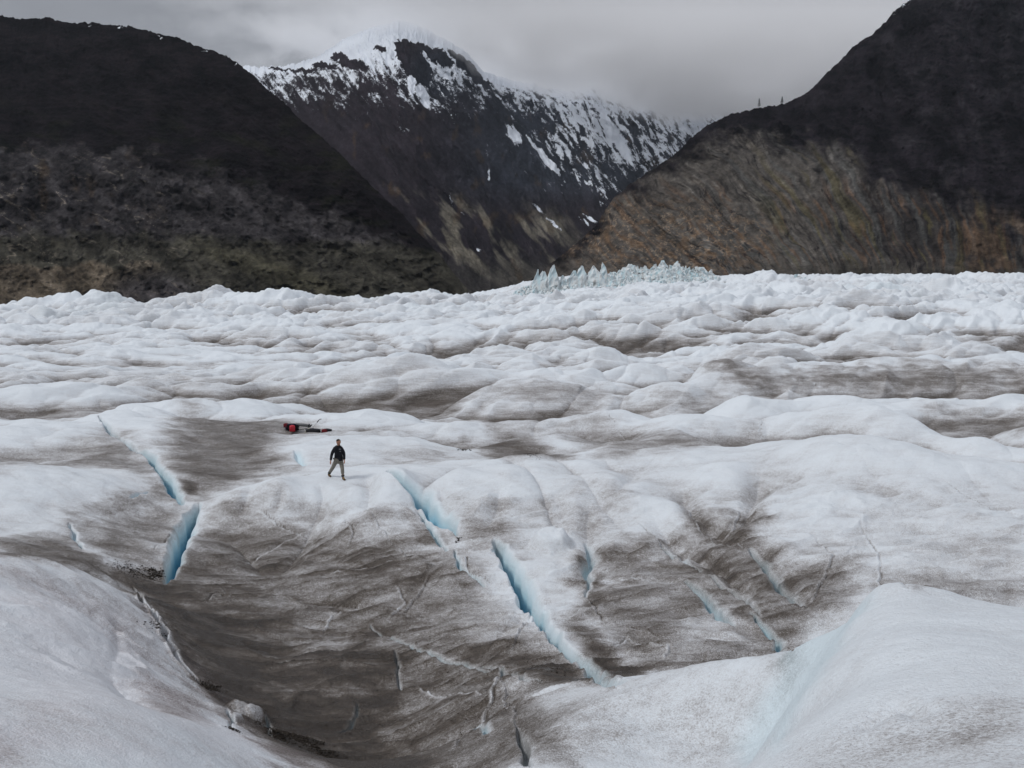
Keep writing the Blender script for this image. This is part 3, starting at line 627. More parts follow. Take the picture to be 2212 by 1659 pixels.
# --- left hill
def l_disp(vx, vy, t):
    g1 = ridged(gully(vx, vy, 40, 75, 3.0, 101)); g2 = gully(vx, vy, 25, 30, 2.2, 105); g3 = ridged(fbm(vx/38, vy/30, 109, 5, .6))
    g5 = ridged(fbm(vx/110, vy/80, 115, 4, .55)); return -.016*g1-.006*g2-.0045*g3*(.5+.5*sstep(280, 380, vy))-.022*g5*sstep(300, 400, vy)-.0020*fbm(vx/8, vy/6, 111, 3)-.012*rmf(vx/90, vy/75, 115)*sstep(290, 360, vy)
def l_col(vx, vy, t):
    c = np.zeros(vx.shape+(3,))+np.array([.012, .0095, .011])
    n = fbm(vx/60, vy/40, 120, 5, .6); n2 = gully(vx, vy, 30, 14, 4, 122, 4, .6)
    c = lerp3(c, (.013, .0135, .008), .8*sstep(.0, .4, fbm(vx/90, vy/30, 124, 4))*sstep(180, 300, vy))
    bnd = 315+.00028*np.maximum(vx, 0)**2+n*70
    sl = sstep(-8, 22, vy-bnd)
    c = lerp3(c, (.074, .068, .071), sl*(.72+.5*n2).clip(0, 1))
    c = lerp3(c, (.105, .072, .042), sl*.6*sstep(.15, .5, fbm(vx/45, vy/60, 127, 4))*(1-sstep(150, 420, vx)))
    c = lerp3(c, (.070, .066, .050), sstep(-12, 12, vy-(505+n*30+.00004*vx**2))*.8)
    c = lerp3(c, (.145, .118, .088), sstep(-6, 8, vy-(572+n*26))*(1-sstep(230, 400, vx+n*60)))
    c = lerp3(c, (.070, .064, .070), ell(vx, vy, 330, 630, 90, 40)*.8)
    c = lerp3(c, (.092, .085, .055), ell(vx, vy, 600, 590, 190, 24, 18)*.6)
    # fracture lines and pale veins
    cr = 1-sstep(0, .035, np.abs(perlin(vx/70+.5*n, vy/150+.6*perlin(vx/30, vy/30, 3), 131)))
    c = lerp3(c, (.018, .016, .018), cr*sl*.85)
    cr2 = 1-sstep(0, .05, np.abs(perlin(vx/40, vy/50, 135)+.3*n))
    c = lerp3(c, (.030, .027, .028), cr2*sl*.45*(1-sstep(520, 560, vy)))
    ve = (1-sstep(0, .035, np.abs(gully(vx, vy, 24, 26, 5, 137, 3))))*sstep(-.1, .2, fbm(vx/60, vy/50, 139, 2))
    c = lerp3(c, (.34, .29, .23), ve*sl*.6*(1-sstep(250, 520, vx)))
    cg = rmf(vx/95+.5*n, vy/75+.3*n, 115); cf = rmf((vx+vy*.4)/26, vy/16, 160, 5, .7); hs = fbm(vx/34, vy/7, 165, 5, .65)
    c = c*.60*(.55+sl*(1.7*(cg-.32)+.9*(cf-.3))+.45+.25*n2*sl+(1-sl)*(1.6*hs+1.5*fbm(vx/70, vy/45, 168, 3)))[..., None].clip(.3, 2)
    sn = .75*sstep(.25, .5, fbm(vx/22, vy/7, 141, 3))*(1-sstep(5, 20, vy-interp(vx, L_CREST, 1)))*sstep(100, 200, vx)*(1-sstep(500, 540, vx))
    return c, sn
L_CREST = [(-900, 80, 2080), (-300, 45, 2160), (0, 33, 2160), (60, 37, 2160), (150, 44, 2120), (240, 52, 2040), (330, 68, 2000), (395, 88, 1920), (450, 108, 1840), (490, 122, 1760), (520, 142, 1720), (565, 178, 1600), (612, 222, 1520), (673, 280, 1400), (737, 335, 1280), (850, 445, 1120), (950, 550, 1000), (1010, 625, 880), (1060, 700, 800)]
rock_l = mat_rock('dark_hillside_rock', 1.0)
def l_sil(vx, t): return .0034*fbm(vx/11, t*30, 150, 5, .75)+.003*fbm(vx/60, t*4, 151, 2)
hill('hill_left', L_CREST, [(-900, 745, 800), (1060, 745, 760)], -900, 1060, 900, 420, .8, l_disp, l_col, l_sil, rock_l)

# --- snow-streaked mountain in the middle
M_CREST = [(380, 155, 4300), (520, 140, 4200), (600, 146, 4100), (660, 132, 4050), (700, 112, 4000), (740, 86, 3950), (780, 68, 3900), (820, 52, 3900), (860, 44, 3900), (900, 52, 3950), (950, 78, 4050), (1000, 108, 4150), (1040, 148, 4250), (1080, 168, 4450), (1130, 175, 4700), (1180, 190, 4850), (1240, 196, 4950), (1262, 184, 5000), (1282, 166, 5020), (1300, 186, 5050), (1340, 205, 5100), (1375, 218, 5120), (1410, 214, 5140), (1440, 206, 5150), (1470, 216, 5150), (1510, 212, 5150), (1535, 202, 5150), (1570, 210, 5200), (1610, 222, 5200), (1660, 236, 5200), (1800, 250, 5300)]
M_FOOT = [(380, 720, 900), (900, 700, 1100), (1060, 650, 1500), (1160, 600, 2100), (1250, 560, 2600), (1400, 540, 3300), (1800, 540, 4200)]
def m_disp(vx, vy, t):
    a = 46
    g1 = ridged(gully(vx, vy, a, 120, 2.6, 201)); g2 = ridged(gully(vx, vy, a+4, 46, 3.0, 205)); g3 = gully(vx, vy, a, 16, 3, 209)
    return -.026*g1-.010*g2-.0032*g3-.0014*fbm(vx/9, vy/9, 211, 3)
def m_col(vx, vy, t):
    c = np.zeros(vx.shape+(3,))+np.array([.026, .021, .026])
    n = fbm(vx/60, vy/50, 220, 5, .6); gs = gully(vx, vy, 48, 22, 5, 222, 5, .6); gl_ = gully(vx, vy, 50, 60, 3.2, 224, 4)
    c = lerp3(c, (.036, .042, .055), sstep(900, 1150, vx)*sstep(470, 380, vy)*.9)
    c = lerp3(c, (.018, .022, .030), .8*ell(vx, vy, 950, 170, 70, 60))
    fan = sstep(.02, .22, gl_+.25*gs)*sstep(400, 470, vy+n*40-.10*(vx-900))*sstep(760, 850, vx)*(1-sstep(1180, 1290, vx))
    c = lerp3(c, (.20, .18, .14), fan*.85)
    c = lerp3(c, (.06, .055, .05), sstep(540, 590, vy+n*30)*.75)
    c = lerp3(c, (.10, .062, .030), sstep(.2, .45, fbm(vx/40, vy/60, 228, 4))*.35*sstep(200, 300, vy))
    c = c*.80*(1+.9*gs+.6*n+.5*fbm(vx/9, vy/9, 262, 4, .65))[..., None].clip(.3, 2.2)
    line = 150+.115*np.maximum(vx-900, 0)                          # the lower limit of closed snow
    below = vy-line
    st_ = gully(vx, vy, 52, 9, 3.4, 231, 5, .62); st2_ = fbm(vx/7, vy/7, 233, 4, .65); big = fbm(vx/70, vy/60, 235, 3)
    up = 1-sstep(-70, 55, below+big*40)
    dist = sstep(1050, 1250, vx)
    sn = .33+.72*up+.85*st_*(.8+.5*dist)+.32*st2_+.50*big
    sn = sn + dist*.30*(1-sstep(120, 260, below)) + .10*(1-dist)*(1-sstep(0, 40, below))
    sn = sn - .42*sstep(30, 170, below)*(1-dist*.55) - .45*sstep(200, 300, below)
    sn = sn + .7*(1-sstep(-6, 24, vy-interp(vx, M_CREST, 1)))*(1-dist)
    wx_ = vx+14*fbm(vx/16, vy/14, 260, 4, .6); wy_ = vy+10*fbm(vx/14, vy/12, 261, 4, .6)
    for a in ((885, 108, 26, 13, 10), (872, 128, 12, 22, -20), (945, 128, 30, 14, 38), (1000, 140, 34, 9, 42), (735, 130, 14, 7, 30), (700, 150, 20, 7, 10), (760, 150, 26, 8, 15), (1020, 165, 40, 10, 45), (820, 120, 12, 6, 20), (900, 150, 30, 20, 50), (650, 155, 22, 5, 5), (600, 152, 18, 4, 5)):
        sn = sn - 1.7*ell(wx_, wy_, a[0], a[1], a[2]*1.1, a[3]*1.1, a[4], .45)
    for a in ((978, 440, 5, 26, -20), (1002, 470, 5, 18, -25), (1185, 475, 5, 42, -48), (1055, 385, 3, 16, 5), (1262, 480, 4, 22, -50), (1270, 472, 4, 20, -58), (1035, 540, 5, 14, -45), (1180, 350, 6, 50, -42), (1110, 300, 10, 24, -30), (915, 215, 10, 25, -20), (1330, 300, 8, 60, -30), (890, 190, 7, 20, 0)):
        sn = sn + .9*ell(vx+8*n, vy, a[0], a[1], a[2], a[3], a[4], .6)
    return c, sn.clip(-1, 2)
def m_sil(vx, t): return .0045*fbm(vx/18, t*8, 250, 6, .68)
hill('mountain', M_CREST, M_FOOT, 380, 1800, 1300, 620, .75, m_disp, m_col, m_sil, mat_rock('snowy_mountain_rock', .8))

# --- right hill
R_CREST = [(1000, 735, 950), (1100, 655, 1000), (1130, 622, 1030), (1160, 596, 1060), (1190, 570, 1100), (1250, 522, 1200), (1290, 485, 1270), (1310, 450, 1320), (1330, 422, 1370), (1370, 392, 1430), (1400, 372, 1480), (1460, 332, 1570), (1490, 300, 1640), (1530, 268, 1700), (1580, 246, 1780), (1640, 234, 1850), (1695, 225, 1900), (1740, 200, 1980), (1775, 172, 2040), (1790, 152, 2070), (1840, 103, 2150), (1885, 75, 2230), (1920, 38, 2300), (1950, 8, 2360), (2000, -25, 2430), (2100, -70, 2550), (2300, -130, 2800), (2700, -160, 3200), (3100, -160, 3400)]
R_FOOT = [(1000, 740, 780), (1180, 650, 800), (1300, 640, 800), (3100, 640, 900)]
def r_ang(vx): return 40+22*sstep(1500, 2000, vx)
def r_uv(vx, vy):
    # bedding fans out: the gullies lie flat on the left and stand upright on the right
    k = 1.35-1.1*sstep(1500, 2250, vx)
    u = vx-k*(vy-300)*(.8) + 13*fbm(vx/60, vy/45, 360, 4, .6); return u
def r_disp(vx, vy, t):
    u = r_uv(vx, vy)
    wob = 22*perlin(vx/90, vy/90, 300)
    g1 = ridged(fbm((u+wob)/85, vy/420, 301, 3, .5)); g2 = ridged(fbm((u+wob)/30, vy/160, 305, 4, .55)); g3 = fbm((u+wob*.6)/9, vy/30, 309, 3)
    g4 = ridged(fbm(vx/50, vy/35, 311, 5, .6))
    return -.019*g1-.007*g2-.0018*g3-.007*g4*(.3+.7*sstep(1700, 1900, vx))-.0018*fbm(vx/8, vy/7, 312, 3)-.008*rmf(vx/80, vy/70, 361)*sstep(1650, 1850, vx)
def r_col(vx, vy, t):
    u = r_uv(vx, vy); wob = 22*perlin(vx/90, vy/90, 300)
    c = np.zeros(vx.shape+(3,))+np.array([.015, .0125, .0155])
    n = fbm(vx/70, vy/50, 320, 5, .6); gs = .75*fbm((u+wob*.6)/13, vy/80, 322, 6, .68)*(.35+1.1*sstep(-.2, .3, fbm(vx/80, vy/70, 367, 3)))+.45*fbm(vx/14, vy/12, 323, 5, .65); gl_ = fbm((u+wob)/42, vy/300, 324, 3)
    yc = interp(vx, R_CREST, 1)
    bnd = np.interp(vx, [1150, 1300, 1420, 1560, 1700, 1800, 1900, 2212, 2600], [0, 6, 14, 38, 80, 170, 345, 600, 640])
    lo = sstep(-30, 60, vy-yc-bnd+n*90+gs*30)
    c = lerp3(c, (.150, .135, .118), lo*(.75+.7*gs).clip(0, 1)*(1-.68*sstep(1700, 2000, vx)))
    c = lerp3(c, (.105, .105, .100), lo*.7*sstep(0, .22, gl_)*sstep(1450, 1600, vx))
    c = lerp3(c, (.19, .105, .055), lo*.50*sstep(.08, .35, fbm((u+wob)/20, vy/110, 327, 4)+.2*n)*sstep(360, 460, vy))
    c = lerp3(c, (.135, .115, .05), lo*.5*sstep(.12, .3, fbm((u+wob)/30, vy/200, 329, 3))*sstep(1600, 1700, vx))
    c = lerp3(c, (.20, .19, .18), lo*.45*sstep(.2, .45, gs)*sstep(1400, 1500, vx)*(1-sstep(1850, 1950, vx)))
    c = lerp3(c, (.095, .086, .074), ell(vx, vy, 1830, 600, 330, 34)*.75*sstep(1550, 1700, vx))
    c = lerp3(c, (.016, .014, .016), lo*.85*(1-sstep(.0, .03, np.abs(fbm((u+wob*1.4)/60, vy/260, 331, 4)))))
    c = lerp3(c, (.13, .088, .058), ell(vx, vy, 2170, 540, 120, 70)*.75*sstep(-.25, .2, n))
    c = lerp3(c, (.033, .030, .034), .7*sstep(1850, 2000, vx)*sstep(.0, .35, n+.3*gs)*(1-lo))
    # vein web on the smooth knob above the icefall
    kn = ell(vx, vy, 1440, 520, 210, 75)
    vn = (1-sstep(0, .05, np.abs(fbm(vx/30, vy/22, 333, 4, .6))))
    c = lerp3(c, (.50, .36, .24), vn*kn*.6)
    c = lerp3(c, (.24, .15, .085), .5*kn*sstep(0, .4, fbm(vx/24, vy/18, 335, 4)))
    crag = fbm(vx/26, vy/20, 351, 6, .65)
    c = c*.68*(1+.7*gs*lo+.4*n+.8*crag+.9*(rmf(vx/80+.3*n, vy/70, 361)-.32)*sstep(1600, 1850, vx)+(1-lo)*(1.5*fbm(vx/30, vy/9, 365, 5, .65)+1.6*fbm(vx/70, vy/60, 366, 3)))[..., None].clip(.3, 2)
    sn = .9*sstep(.15, .4, fbm(vx/14, vy/6, 341, 3)+.25*(1-sstep(0, 12, vy-yc)))*(1-sstep(4, 22, vy-yc))*sstep(1915, 1940, vx)*(1-sstep(2150, 2200, vx))
    return c, sn
def r_sil(vx, t): return .0032*fbm(vx/11, t*30, 350, 5, .75)+.004*fbm(vx/45, t*4, 351, 3)*sstep(1700, 1760, vx)
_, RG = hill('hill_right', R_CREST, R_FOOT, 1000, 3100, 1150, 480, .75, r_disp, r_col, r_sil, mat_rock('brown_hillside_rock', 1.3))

# ------------------------------------------------------------------ low cloud on the mountain
def cloud():
    bm = bmesh.new(); bmesh.ops.create_cube(bm, size=1)
    me = bpy.data.meshes.new('cloud'); bm.to_mesh(me); bm.free()
    o = bpy.data.objects.new('cloud', me); C.objects.link(o)
    o.location = (900, 5700, 755); o.scale = (5200, 4800, 470)
    g = NT('cloud_vapour')
    t = g.n('ShaderNodeTexCoord'); geo = g.n('ShaderNodeNewGeometry')
    sp = g.n('ShaderNodeSeparateXYZ'); g.l(geo.outputs['Position'], sp.inputs[0])
    nz = g.noise(.0017, geo.outputs['Position'], detail=6, rough=.6, dist=.3, map_=(1.4, 1.4, 2.4))
    # lower limit of the cloud, ragged
    h = g.math('SUBTRACT', sp.outputs[2], g.math('MAXIMUM', g.math('SUBTRACT', 745.0, g.math('MULTIPLY', sp.outputs[0], .16)), 640.0))
    h = g.math('ADD', g.math('DIVIDE', h, 130.0), g.math('MULTIPLY', g.math('SUBTRACT', nz, .5), 5.5))
    d = g.math('MULTIPLY', h, 1.0, clamp=True)
    so_ = g.n('ShaderNodeSeparateXYZ'); g.l(t.outputs['Object'], so_.inputs[0])
    ex = g.math('SUBTRACT', 1.0, g.math('MULTIPLY', g.math('ABSOLUTE', so_.outputs[0]), 2.0)); ex = g.math('MULTIPLY', ex, 3.0, clamp=True)
    ey = g.math('SUBTRACT', 1.0, g.math('MULTIPLY', g.math('ABSOLUTE', so_.outputs[1]), 2.0)); ey = g.math('MULTIPLY', ey, 4.0, clamp=True)
    ez = g.math('SUBTRACT', 1.0, g.math('MULTIPLY', g.math('ABSOLUTE', so_.outputs[2]), 2.0)); ez = g.math('MULTIPLY', ez, 6.0, clamp=True)
    d = g.math('MULTIPLY', g.math('MULTIPLY', d, ex), g.math('MULTIPLY', ey, ez))
    v = g.n('ShaderNodeVolumePrincipled'); v.inputs['Color'].default_value = (.995, .995, .998, 1)
    g.l(g.math('MULTIPLY', d, .0078), v.inputs['Density']); v.inputs['Anisotropy'].default_value = .2
    g.l(v.outputs[0], g.out.inputs['Volume'])
    me.materials.append(g.m); tag(o, kind='stuff')
cloud()
def haze():
    bm = bmesh.new(); bmesh.ops.create_cube(bm, size=1)
    me = bpy.data.meshes.new('haze'); bm.to_mesh(me); bm.free()
    o = bpy.data.objects.new('haze', me); C.objects.link(o)
    zb = float(Z.min())+CAMZ-60; o.location = (0, 0, (1500+zb)/2); o.scale = (19900, 19900, 1500-zb)
    g = NT('haze_air'); v = g.n('ShaderNodeVolumePrincipled'); v.inputs['Color'].default_value = (.80, .88, 1.0, 1)
    v.inputs['Density'].default_value = 1.2e-5; g.l(v.outputs[0], g.out.inputs['Volume']); me.materials.append(g.m); tag(o, kind='stuff')
haze()
sc.cycles.volume_step_rate = .35; sc.cycles.volume_max_steps = 128
#@@PART3
# ------------------------------------------------------------------ icefall: sharp pinnacles in front of the brown hill
def mat_serac():
    g = NT('serac_ice')
    n = g.noise(.35, detail=5, rough=.6, map_=(1.6, 1.6, .5)); n2 = g.noise(.12, detail=4, rough=.6, map_=(1, 1, 2.5))
    c = g.ramp(n, [(0, (.34, .52, .58)), (.38, (.50, .64, .68)), (.5, (.64, .69, .71)), (.6, (.66, .68, .68)), (.72, (.34, .33, .31)), (1, (.12, .11, .10))])
    c2 = g.mix(g.math('MULTIPLY', g.math('SUBTRACT', n2, .60), 9, clamp=True), c, (.10, .09, .08))
    g.principled(c2, .55, g.bump(n, .8, .6), .35); return g.m
ser_m = mat_serac()
def plain(name, col, rough=.8, spec=.2, nscale=60, amt=.3):
    g = NT(name); n = g.noise(nscale, detail=3); k = g.math('ADD', 1-amt/2, g.math('MULTIPLY', g.math('SUBTRACT', n, .5), amt*2))
    s_ = g.n('ShaderNodeVectorMath', operation='SCALE'); s_.inputs[0].default_value = col; g.l(k, s_.inputs['Scale'])
    g.principled(s_.outputs[0], rough, g.bump(n, .01, .3), spec); return g.m
def add_serac(bm, x, y, z0, wx, wy, h, rs, lean=0.0, sharp=1.0):
    """one fractured fin of ice: stacked uneven rings closing to an off-centre edge"""
    k = rs.randint(5, 7); rings = 6; vs = []; tw = rs.choice([.06, .12, .25, .45]) if sharp != .85 else .06
    ph = [2*math.pi*(i+rs.uniform(-.3, .3))/k for i in range(k)]; rad = [rs.uniform(.75, 1.2) for _ in range(k)]
    tx = rs.uniform(-.25, .25)*wx + lean*h; ty = rs.uniform(-.2, .2)*wy
    for r in range(rings):
        t = r/(rings-1); s_ = (1-t**(1.5+1.5*sharp*rs.uniform(.7, 1.2)))*(1-tw)+tw; row = []
        for i in range(k):
            q = s_*rad[i]*rs.uniform(.88, 1.1)
            row.append(bm.verts.new((x+math.cos(ph[i])*wx/2*q+tx*t, y+math.sin(ph[i])*wy/2*q+ty*t, z0-3+(h+3)*t*rs.uniform(.97, 1.0)+rs.uniform(-.15, .15)*h*t*.3)))
        vs.append(row)
    for a, b in zip(vs[:-1], vs[1:]):
        for i in range(k): bm.faces.new((a[i], a[(i+1) % k], b[(i+1) % k], b[i]))
    bm.faces.new(vs[-1])
def obj(name, bm, mat, parent=None, smooth=False):
    bmesh.ops.recalc_face_normals(bm, faces=bm.faces[:])
    me = bpy.data.meshes.new(name); bm.to_mesh(me); bm.free()
    if smooth: me.polygons.foreach_set('use_smooth', [True]*len(me.polygons))
    for m in (mat if isinstance(mat, list) else [mat]): me.materials.append(m)
    o = bpy.data.objects.new(name, me); C.objects.link(o)
    if parent: o.parent = parent
    return o
def crop4(cx, cy): return (1400+cx/2.011)*.72, (740+cy/2.011)*.72
pins = [(398, 163, 288, 46, 'narrow dirty ice pinnacle at the left end of the icefall, brown streaks down its face'),
        (445, 170, 300, 84, 'broad pale pinnacle with a tall left point, second from the left end of the icefall'),
        (508, 140, 275, 72, 'tallest sharp white-edged pinnacle in the left half of the icefall'),
        (577, 187, 270, 38, 'small slim pinnacle squeezed between two larger blue ones in the icefall'),
        (627, 164, 255, 74, 'clean pale blue pinnacle shaped like an arrowhead, middle of the icefall'),
        (684, 140, 262, 96, 'wide pale blue double-sided pinnacle right of the arrowhead-shaped one'),
        (800, 140, 292, 118, 'massive square-shouldered pale blue tower in the middle of the icefall'),
        (830, 120, 215, 60, 'peaked pinnacle standing behind the massive square-shouldered tower')]
for cx, cyt, cyb, wpx, lab in pins:
    vx, vt = crop4(cx, cyt); _, vb = crop4(cx, cyb); d = 455 + (10 if cyb < 240 else 0)
    p0 = P(vx, vb, d); p1 = P(vx, vt-(vb-vt)*.18, d); ww = wpx/2.011*.72*d/F
    bm = bmesh.new(); rs = random.Random(int(cx)); add_serac(bm, 0, 0, -2, ww*1.5, ww*.8, p1[2]-p0[2]+2, rs, sharp=.85, lean=rs.uniform(-.16, .12))
    bmesh.ops.subdivide_edges(bm, edges=bm.edges[:], cuts=1, use_grid_fill=True)
    for v in bm.verts: v.co += Vector((rs.uniform(-.45, .45), rs.uniform(-.45, .45), rs.uniform(-.4, .4)))
    o = obj('ice_pinnacle', bm, ser_m); o.location = p0
    tag(o, lab, 'ice pinnacle', 'sharp ice pinnacles of the icefall')
bm = bmesh.new(); rs = random.Random(5)
def top_line(cx):  # outline of the icefall's top and foot
    return np.interp(cx, [130, 300, 350, 420, 600, 760, 900, 960, 1010, 1100, 1150, 1250, 1330, 1440, 1500, 1620, 1700, 1760, 1820, 1960, 2060, 2200], [305, 280, 240, 215, 205, 175, 150, 112, 100, 128, 96, 92, 122, 132, 165, 185, 182, 168, 192, 172, 182, 186])
for i in range(440):
    cx = rs.uniform(140, 2100) if i % 4 == 0 else rs.uniform(300, 1500)
    t = rs.random(); tl = float(top_line(cx)); bl = 300-.05*(cx-300) if cx > 300 else 335-.1*(cx-130)
    cyt = tl - 8 + t*(max(12, min(bl-tl, 130)))*.92 + rs.uniform(-6, 12)
    d = 490-75*t; vx, vt = crop4(cx, cyt); hp = rs.choice([rs.uniform(14, 30), rs.uniform(25, 62)])*(1 if cx < 1500 else .5)
    _, vb = crop4(cx, cyt+hp); p0 = P(vx, vb, d); p1 = P(vx, vt, d); ww = rs.uniform(34, 95)/2.011*.72*d/F*(1.0 if cx < 1500 else 1.3)
    add_serac(bm, p0[0], p0[1], p0[2]-4, ww*1.1, ww, p1[2]-p0[2]+4, rs, sharp=rs.uniform(.2, 1.6), lean=rs.uniform(-.08, .05))
bmesh.ops.subdivide_edges(bm, edges=bm.edges[:], cuts=1, use_grid_fill=True)
for v in bm.verts: v.co += Vector((rs.uniform(-.4, .4), rs.uniform(-.4, .4), rs.uniform(-.35, .35)))
o = obj('serac_field', bm, ser_m); tag(o, kind='structure')

# ------------------------------------------------------------------ two small trees on the saddle of the right hill
bark = plain('bark', (.03, .025, .022), .9, nscale=1); needles = plain('needles', (.022, .028, .020), .9, nscale=1)
for tvx, hh, lab, seed in ((1640, 17, 'sparse dark conifer on the hill saddle, the bushier left one of two', 1), (1690, 14, 'thin bare-topped conifer on the hill saddle, right of the bushier one', 2)):
    rx_, ry_, rz_ = RG; ci = int((tvx-1000)/(3100-1000)*(rx_.shape[0]-1)); ti = rx_.shape[1]-2
    bx, by, bz = rx_[ci, ti], ry_[ci, ti], rz_[ci, ti]
    rt = bpy.data.objects.new('conifer_tree', None); C.objects.link(rt); rt.location = (bx, by, bz-1.0)
    tag(rt, lab, 'tree', 'lone conifers on the saddle of the right hill'); rs = random.Random(seed)
    bm = bmesh.new(); rr_ = []
    for k in range(9):
        t = k/8; rr_.append([bm.verts.new((math.cos(a)*(.38*(1-t)+.03)+.3*t*t, math.sin(a)*(.38*(1-t)+.03), hh*t)) for a in [i*math.pi/3 for i in range(6)]])
    for a, b in zip(rr_[:-1], rr_[1:]):
        for i in range(6): bm.faces.new((a[i], a[(i+1) % 6], b[(i+1) % 6], b[i]))
    for k in range(46):
        z = hh*(.22+.74*k/46); L_ = (1.05-z/hh)*hh*.27*rs.uniform(.5, 1.1); a = rs.uniform(0, 6.28); e = Vector((math.cos(a)*L_, math.sin(a)*L_, -L_*.15))
        s0 = Vector((0, 0, z)); w_ = Vector((-math.sin(a), math.cos(a), 0))*.07; u_ = Vector((0, 0, .07))
        q = [bm.verts.new(s0+w_), bm.verts.new(s0-w_+u_*.5), bm.verts.new(s0+u_), bm.verts.new(s0+e)]
        for f in ((0, 1, 3), (1, 2, 3), (2, 0, 3)): bm.faces.new([q[i] for i in f])
    obj('trunk', bm, bark, rt)
    bm = bmesh.new()
    for k in range(900):
        z = hh*rs.uniform(.25, 1.0); L_ = (1.06-z/hh)*hh*.27*math.sqrt(rs.random()); a = rs.choice([0, .9, 1.7, 2.6, 3.3, 4.1, 5.0, 5.7])+rs.gauss(0, .3)+z
        if rs.random() < .35 and int(z*1.3) % 2 == 0: continue
        c = Vector((math.cos(a)*L_, math.sin(a)*L_, z-L_*.15)); s_ = rs.uniform(.3, .9)
        vs = [bm.verts.new(c+Vector((rs.uniform(-s_, s_), rs.uniform(-s_, s_), rs.uniform(-s_, s_)*.6))) for _ in range(3)]
        bm.faces.new(vs)
    obj('crown', bm, needles, rt)

# ------------------------------------------------------------------ dark silt and pebbles in the valley bottom
silt = plain('silt', (.035, .028, .022), .95, nscale=20, amt=.6)
bm = bmesh.new(); bmesh.ops.create_icosphere(bm, subdivisions=1, radius=1); ICO_V = [v.co.copy() for v in bm.verts]; ICO_F = [[v.index for v in f.verts] for f in bm.faces]; bm.free()
bm = bmesh.new(); rs = random.Random(11)
def pebble(x, y, z, s_):
    k = (s_*rs.uniform(.7, 1.4), s_*rs.uniform(.7, 1.4), s_*rs.uniform(.45, .9))
    vs = [bm.verts.new((c[0]*k[0]*rs.uniform(.75, 1.25)+x, c[1]*k[1]*rs.uniform(.75, 1.25)+y, c[2]*k[2]+z)) for c in ICO_V]
    for f in ICO_F: bm.faces.new([vs[i] for i in f])
for vx, vy, rx, ry, nn, sz in ((640, 1598, 46, .55, 900, .028), (600, 1583, 30, .3, 260, .025), (700, 1625, 40, .4, 350, .022), (285, 1232, 40, .8, 520, .022), (335, 1243, 20, .5, 200, .035), (455, 1488, 22, .4, 240, .025), (505, 1578, 14, .2, 120, .02),
        (345, 1352, 16, .9, 140, .022), (1205, 1448, 30, .3, 60, .015), (1148, 982, 22, .8, 110, .025), (1000, 972, 16, .6, 90, .035), (990, 1165, 6, .3, 24, .04)):
    p, z, r = hit(vx, vy)
    for k in range(nn):
        x = p[0]+rs.gauss(0, .5)*rx*r/F; y = p[1]+rs.gauss(0, .5)*ry; s_ = sz*rs.uniform(.25, 1)**1.3*(.9 if rs.random() < .93 else 1.7)
        pebble(x, y, ground(x, y)+s_*.15, s_)
for k in range(1500):
    vx = rs.uniform(300, 1300); vy = rs.uniform(1250, 1655)
    try: p, z, r = hit(vx, vy)
    except Exception: continue
    if r < 17: continue
    i_ = int(np.searchsorted(azc, math.atan2(p[0], p[1]))); j_ = int(np.searchsorted(lr, math.log(math.hypot(*p))))
    if DIRT[i_, j_] < .38 or BLUE[i_, j_] > .03: continue
    pebble(p[0], p[1], ground(*p)+.002, rs.uniform(.005, .014))
o = obj('gravel', bm, silt); tag(o, kind='stuff')

# ------------------------------------------------------------------ the walker
def skin(name, verts, edges, rad, mat, parent=None, root=0, levels=2):
    me = bpy.data.meshes.new(name); me.from_pydata([tuple(v) for v in verts], edges, []); me.update()
    o = bpy.data.objects.new(name, me); C.objects.link(o)
    m = o.modifiers.new('skin', 'SKIN'); m.use_smooth_shade = True
    for i, r_ in enumerate(rad):
        sv_ = me.skin_vertices[0].data[i]; sv_.radius = r_ if isinstance(r_, tuple) else (r_, r_); sv_.use_root = (i == root)
    s_ = o.modifiers.new('sub', 'SUBSURF'); s_.levels = levels; s_.render_levels = levels
    me.materials.append(mat)
    if parent: o.parent = parent
    return o
class Sk:
    def __init__(s): s.v = []; s.e = []; s.r = []
    def add(s, p, r, link=None):
        s.v.append(Vector(p)); s.r.append(r)
        if link is not None: s.e.append((link, len(s.v)-1))
        return len(s.v)-1
    def chain(s, start, lst):
        k = start
        for p, r in lst: k = s.add(p, r, k)
        return k
fp, fz, fr_ = hit(742.6, 1038)
fz = ground(*fp)
bk, _, _ = hit(710.5, 1030); bk = bk if bk[1]-fp[1] < 1.1 else np.array([fp[0]-.64, fp[1]+.8]); bx_, by_ = bk[0]-fp[0], bk[1]-fp[1]; bz = ground(*bk)-fz
FACE = Vector((.62, -.785, 0)); SIDE = Vector((.785, .62, 0))      # where he looks, and his left side
person = bpy.data.objects.new('person', None); C.objects.link(person); person.location = (fp[0], fp[1], fz-.012)
tag(person, 'walking man in black hooded jacket, grey-beige trousers and brown boots on the ice ridge', 'person')
skin_m = plain('skin', (.36, .19, .13), .6, amt=.1); jack_m = plain('jacket_cloth', (.012, .012, .017), .7, nscale=25); trou_m = plain('trouser_cloth', (.27, .25, .215), .9, nscale=18, amt=.5)
gait_m = plain('gaiter_cloth', (.075, .075, .07), .9); boot_m = plain('boot_leather', (.11, .065, .03), .6); hair_m = plain('hair', (.035, .024, .018), .8); logo_m = plain('light_print', (.35, .35, .38), .8); yel_m = plain('yellow_cloth', (.42, .27, .06), .8)
pel = Vector((-.225, .10, .93)); chest = Vector((-.21, .03, 1.28)); nk = Vector((-.19, -.01, 1.49)); hd = Vector((-.18, -.055, 1.645))
kneeL = Vector((-.055, .0, .50)); ankL = Vector((-.035, .035, .11)); hipL = pel+SIDE*.10+Vector((0, 0, -.04))
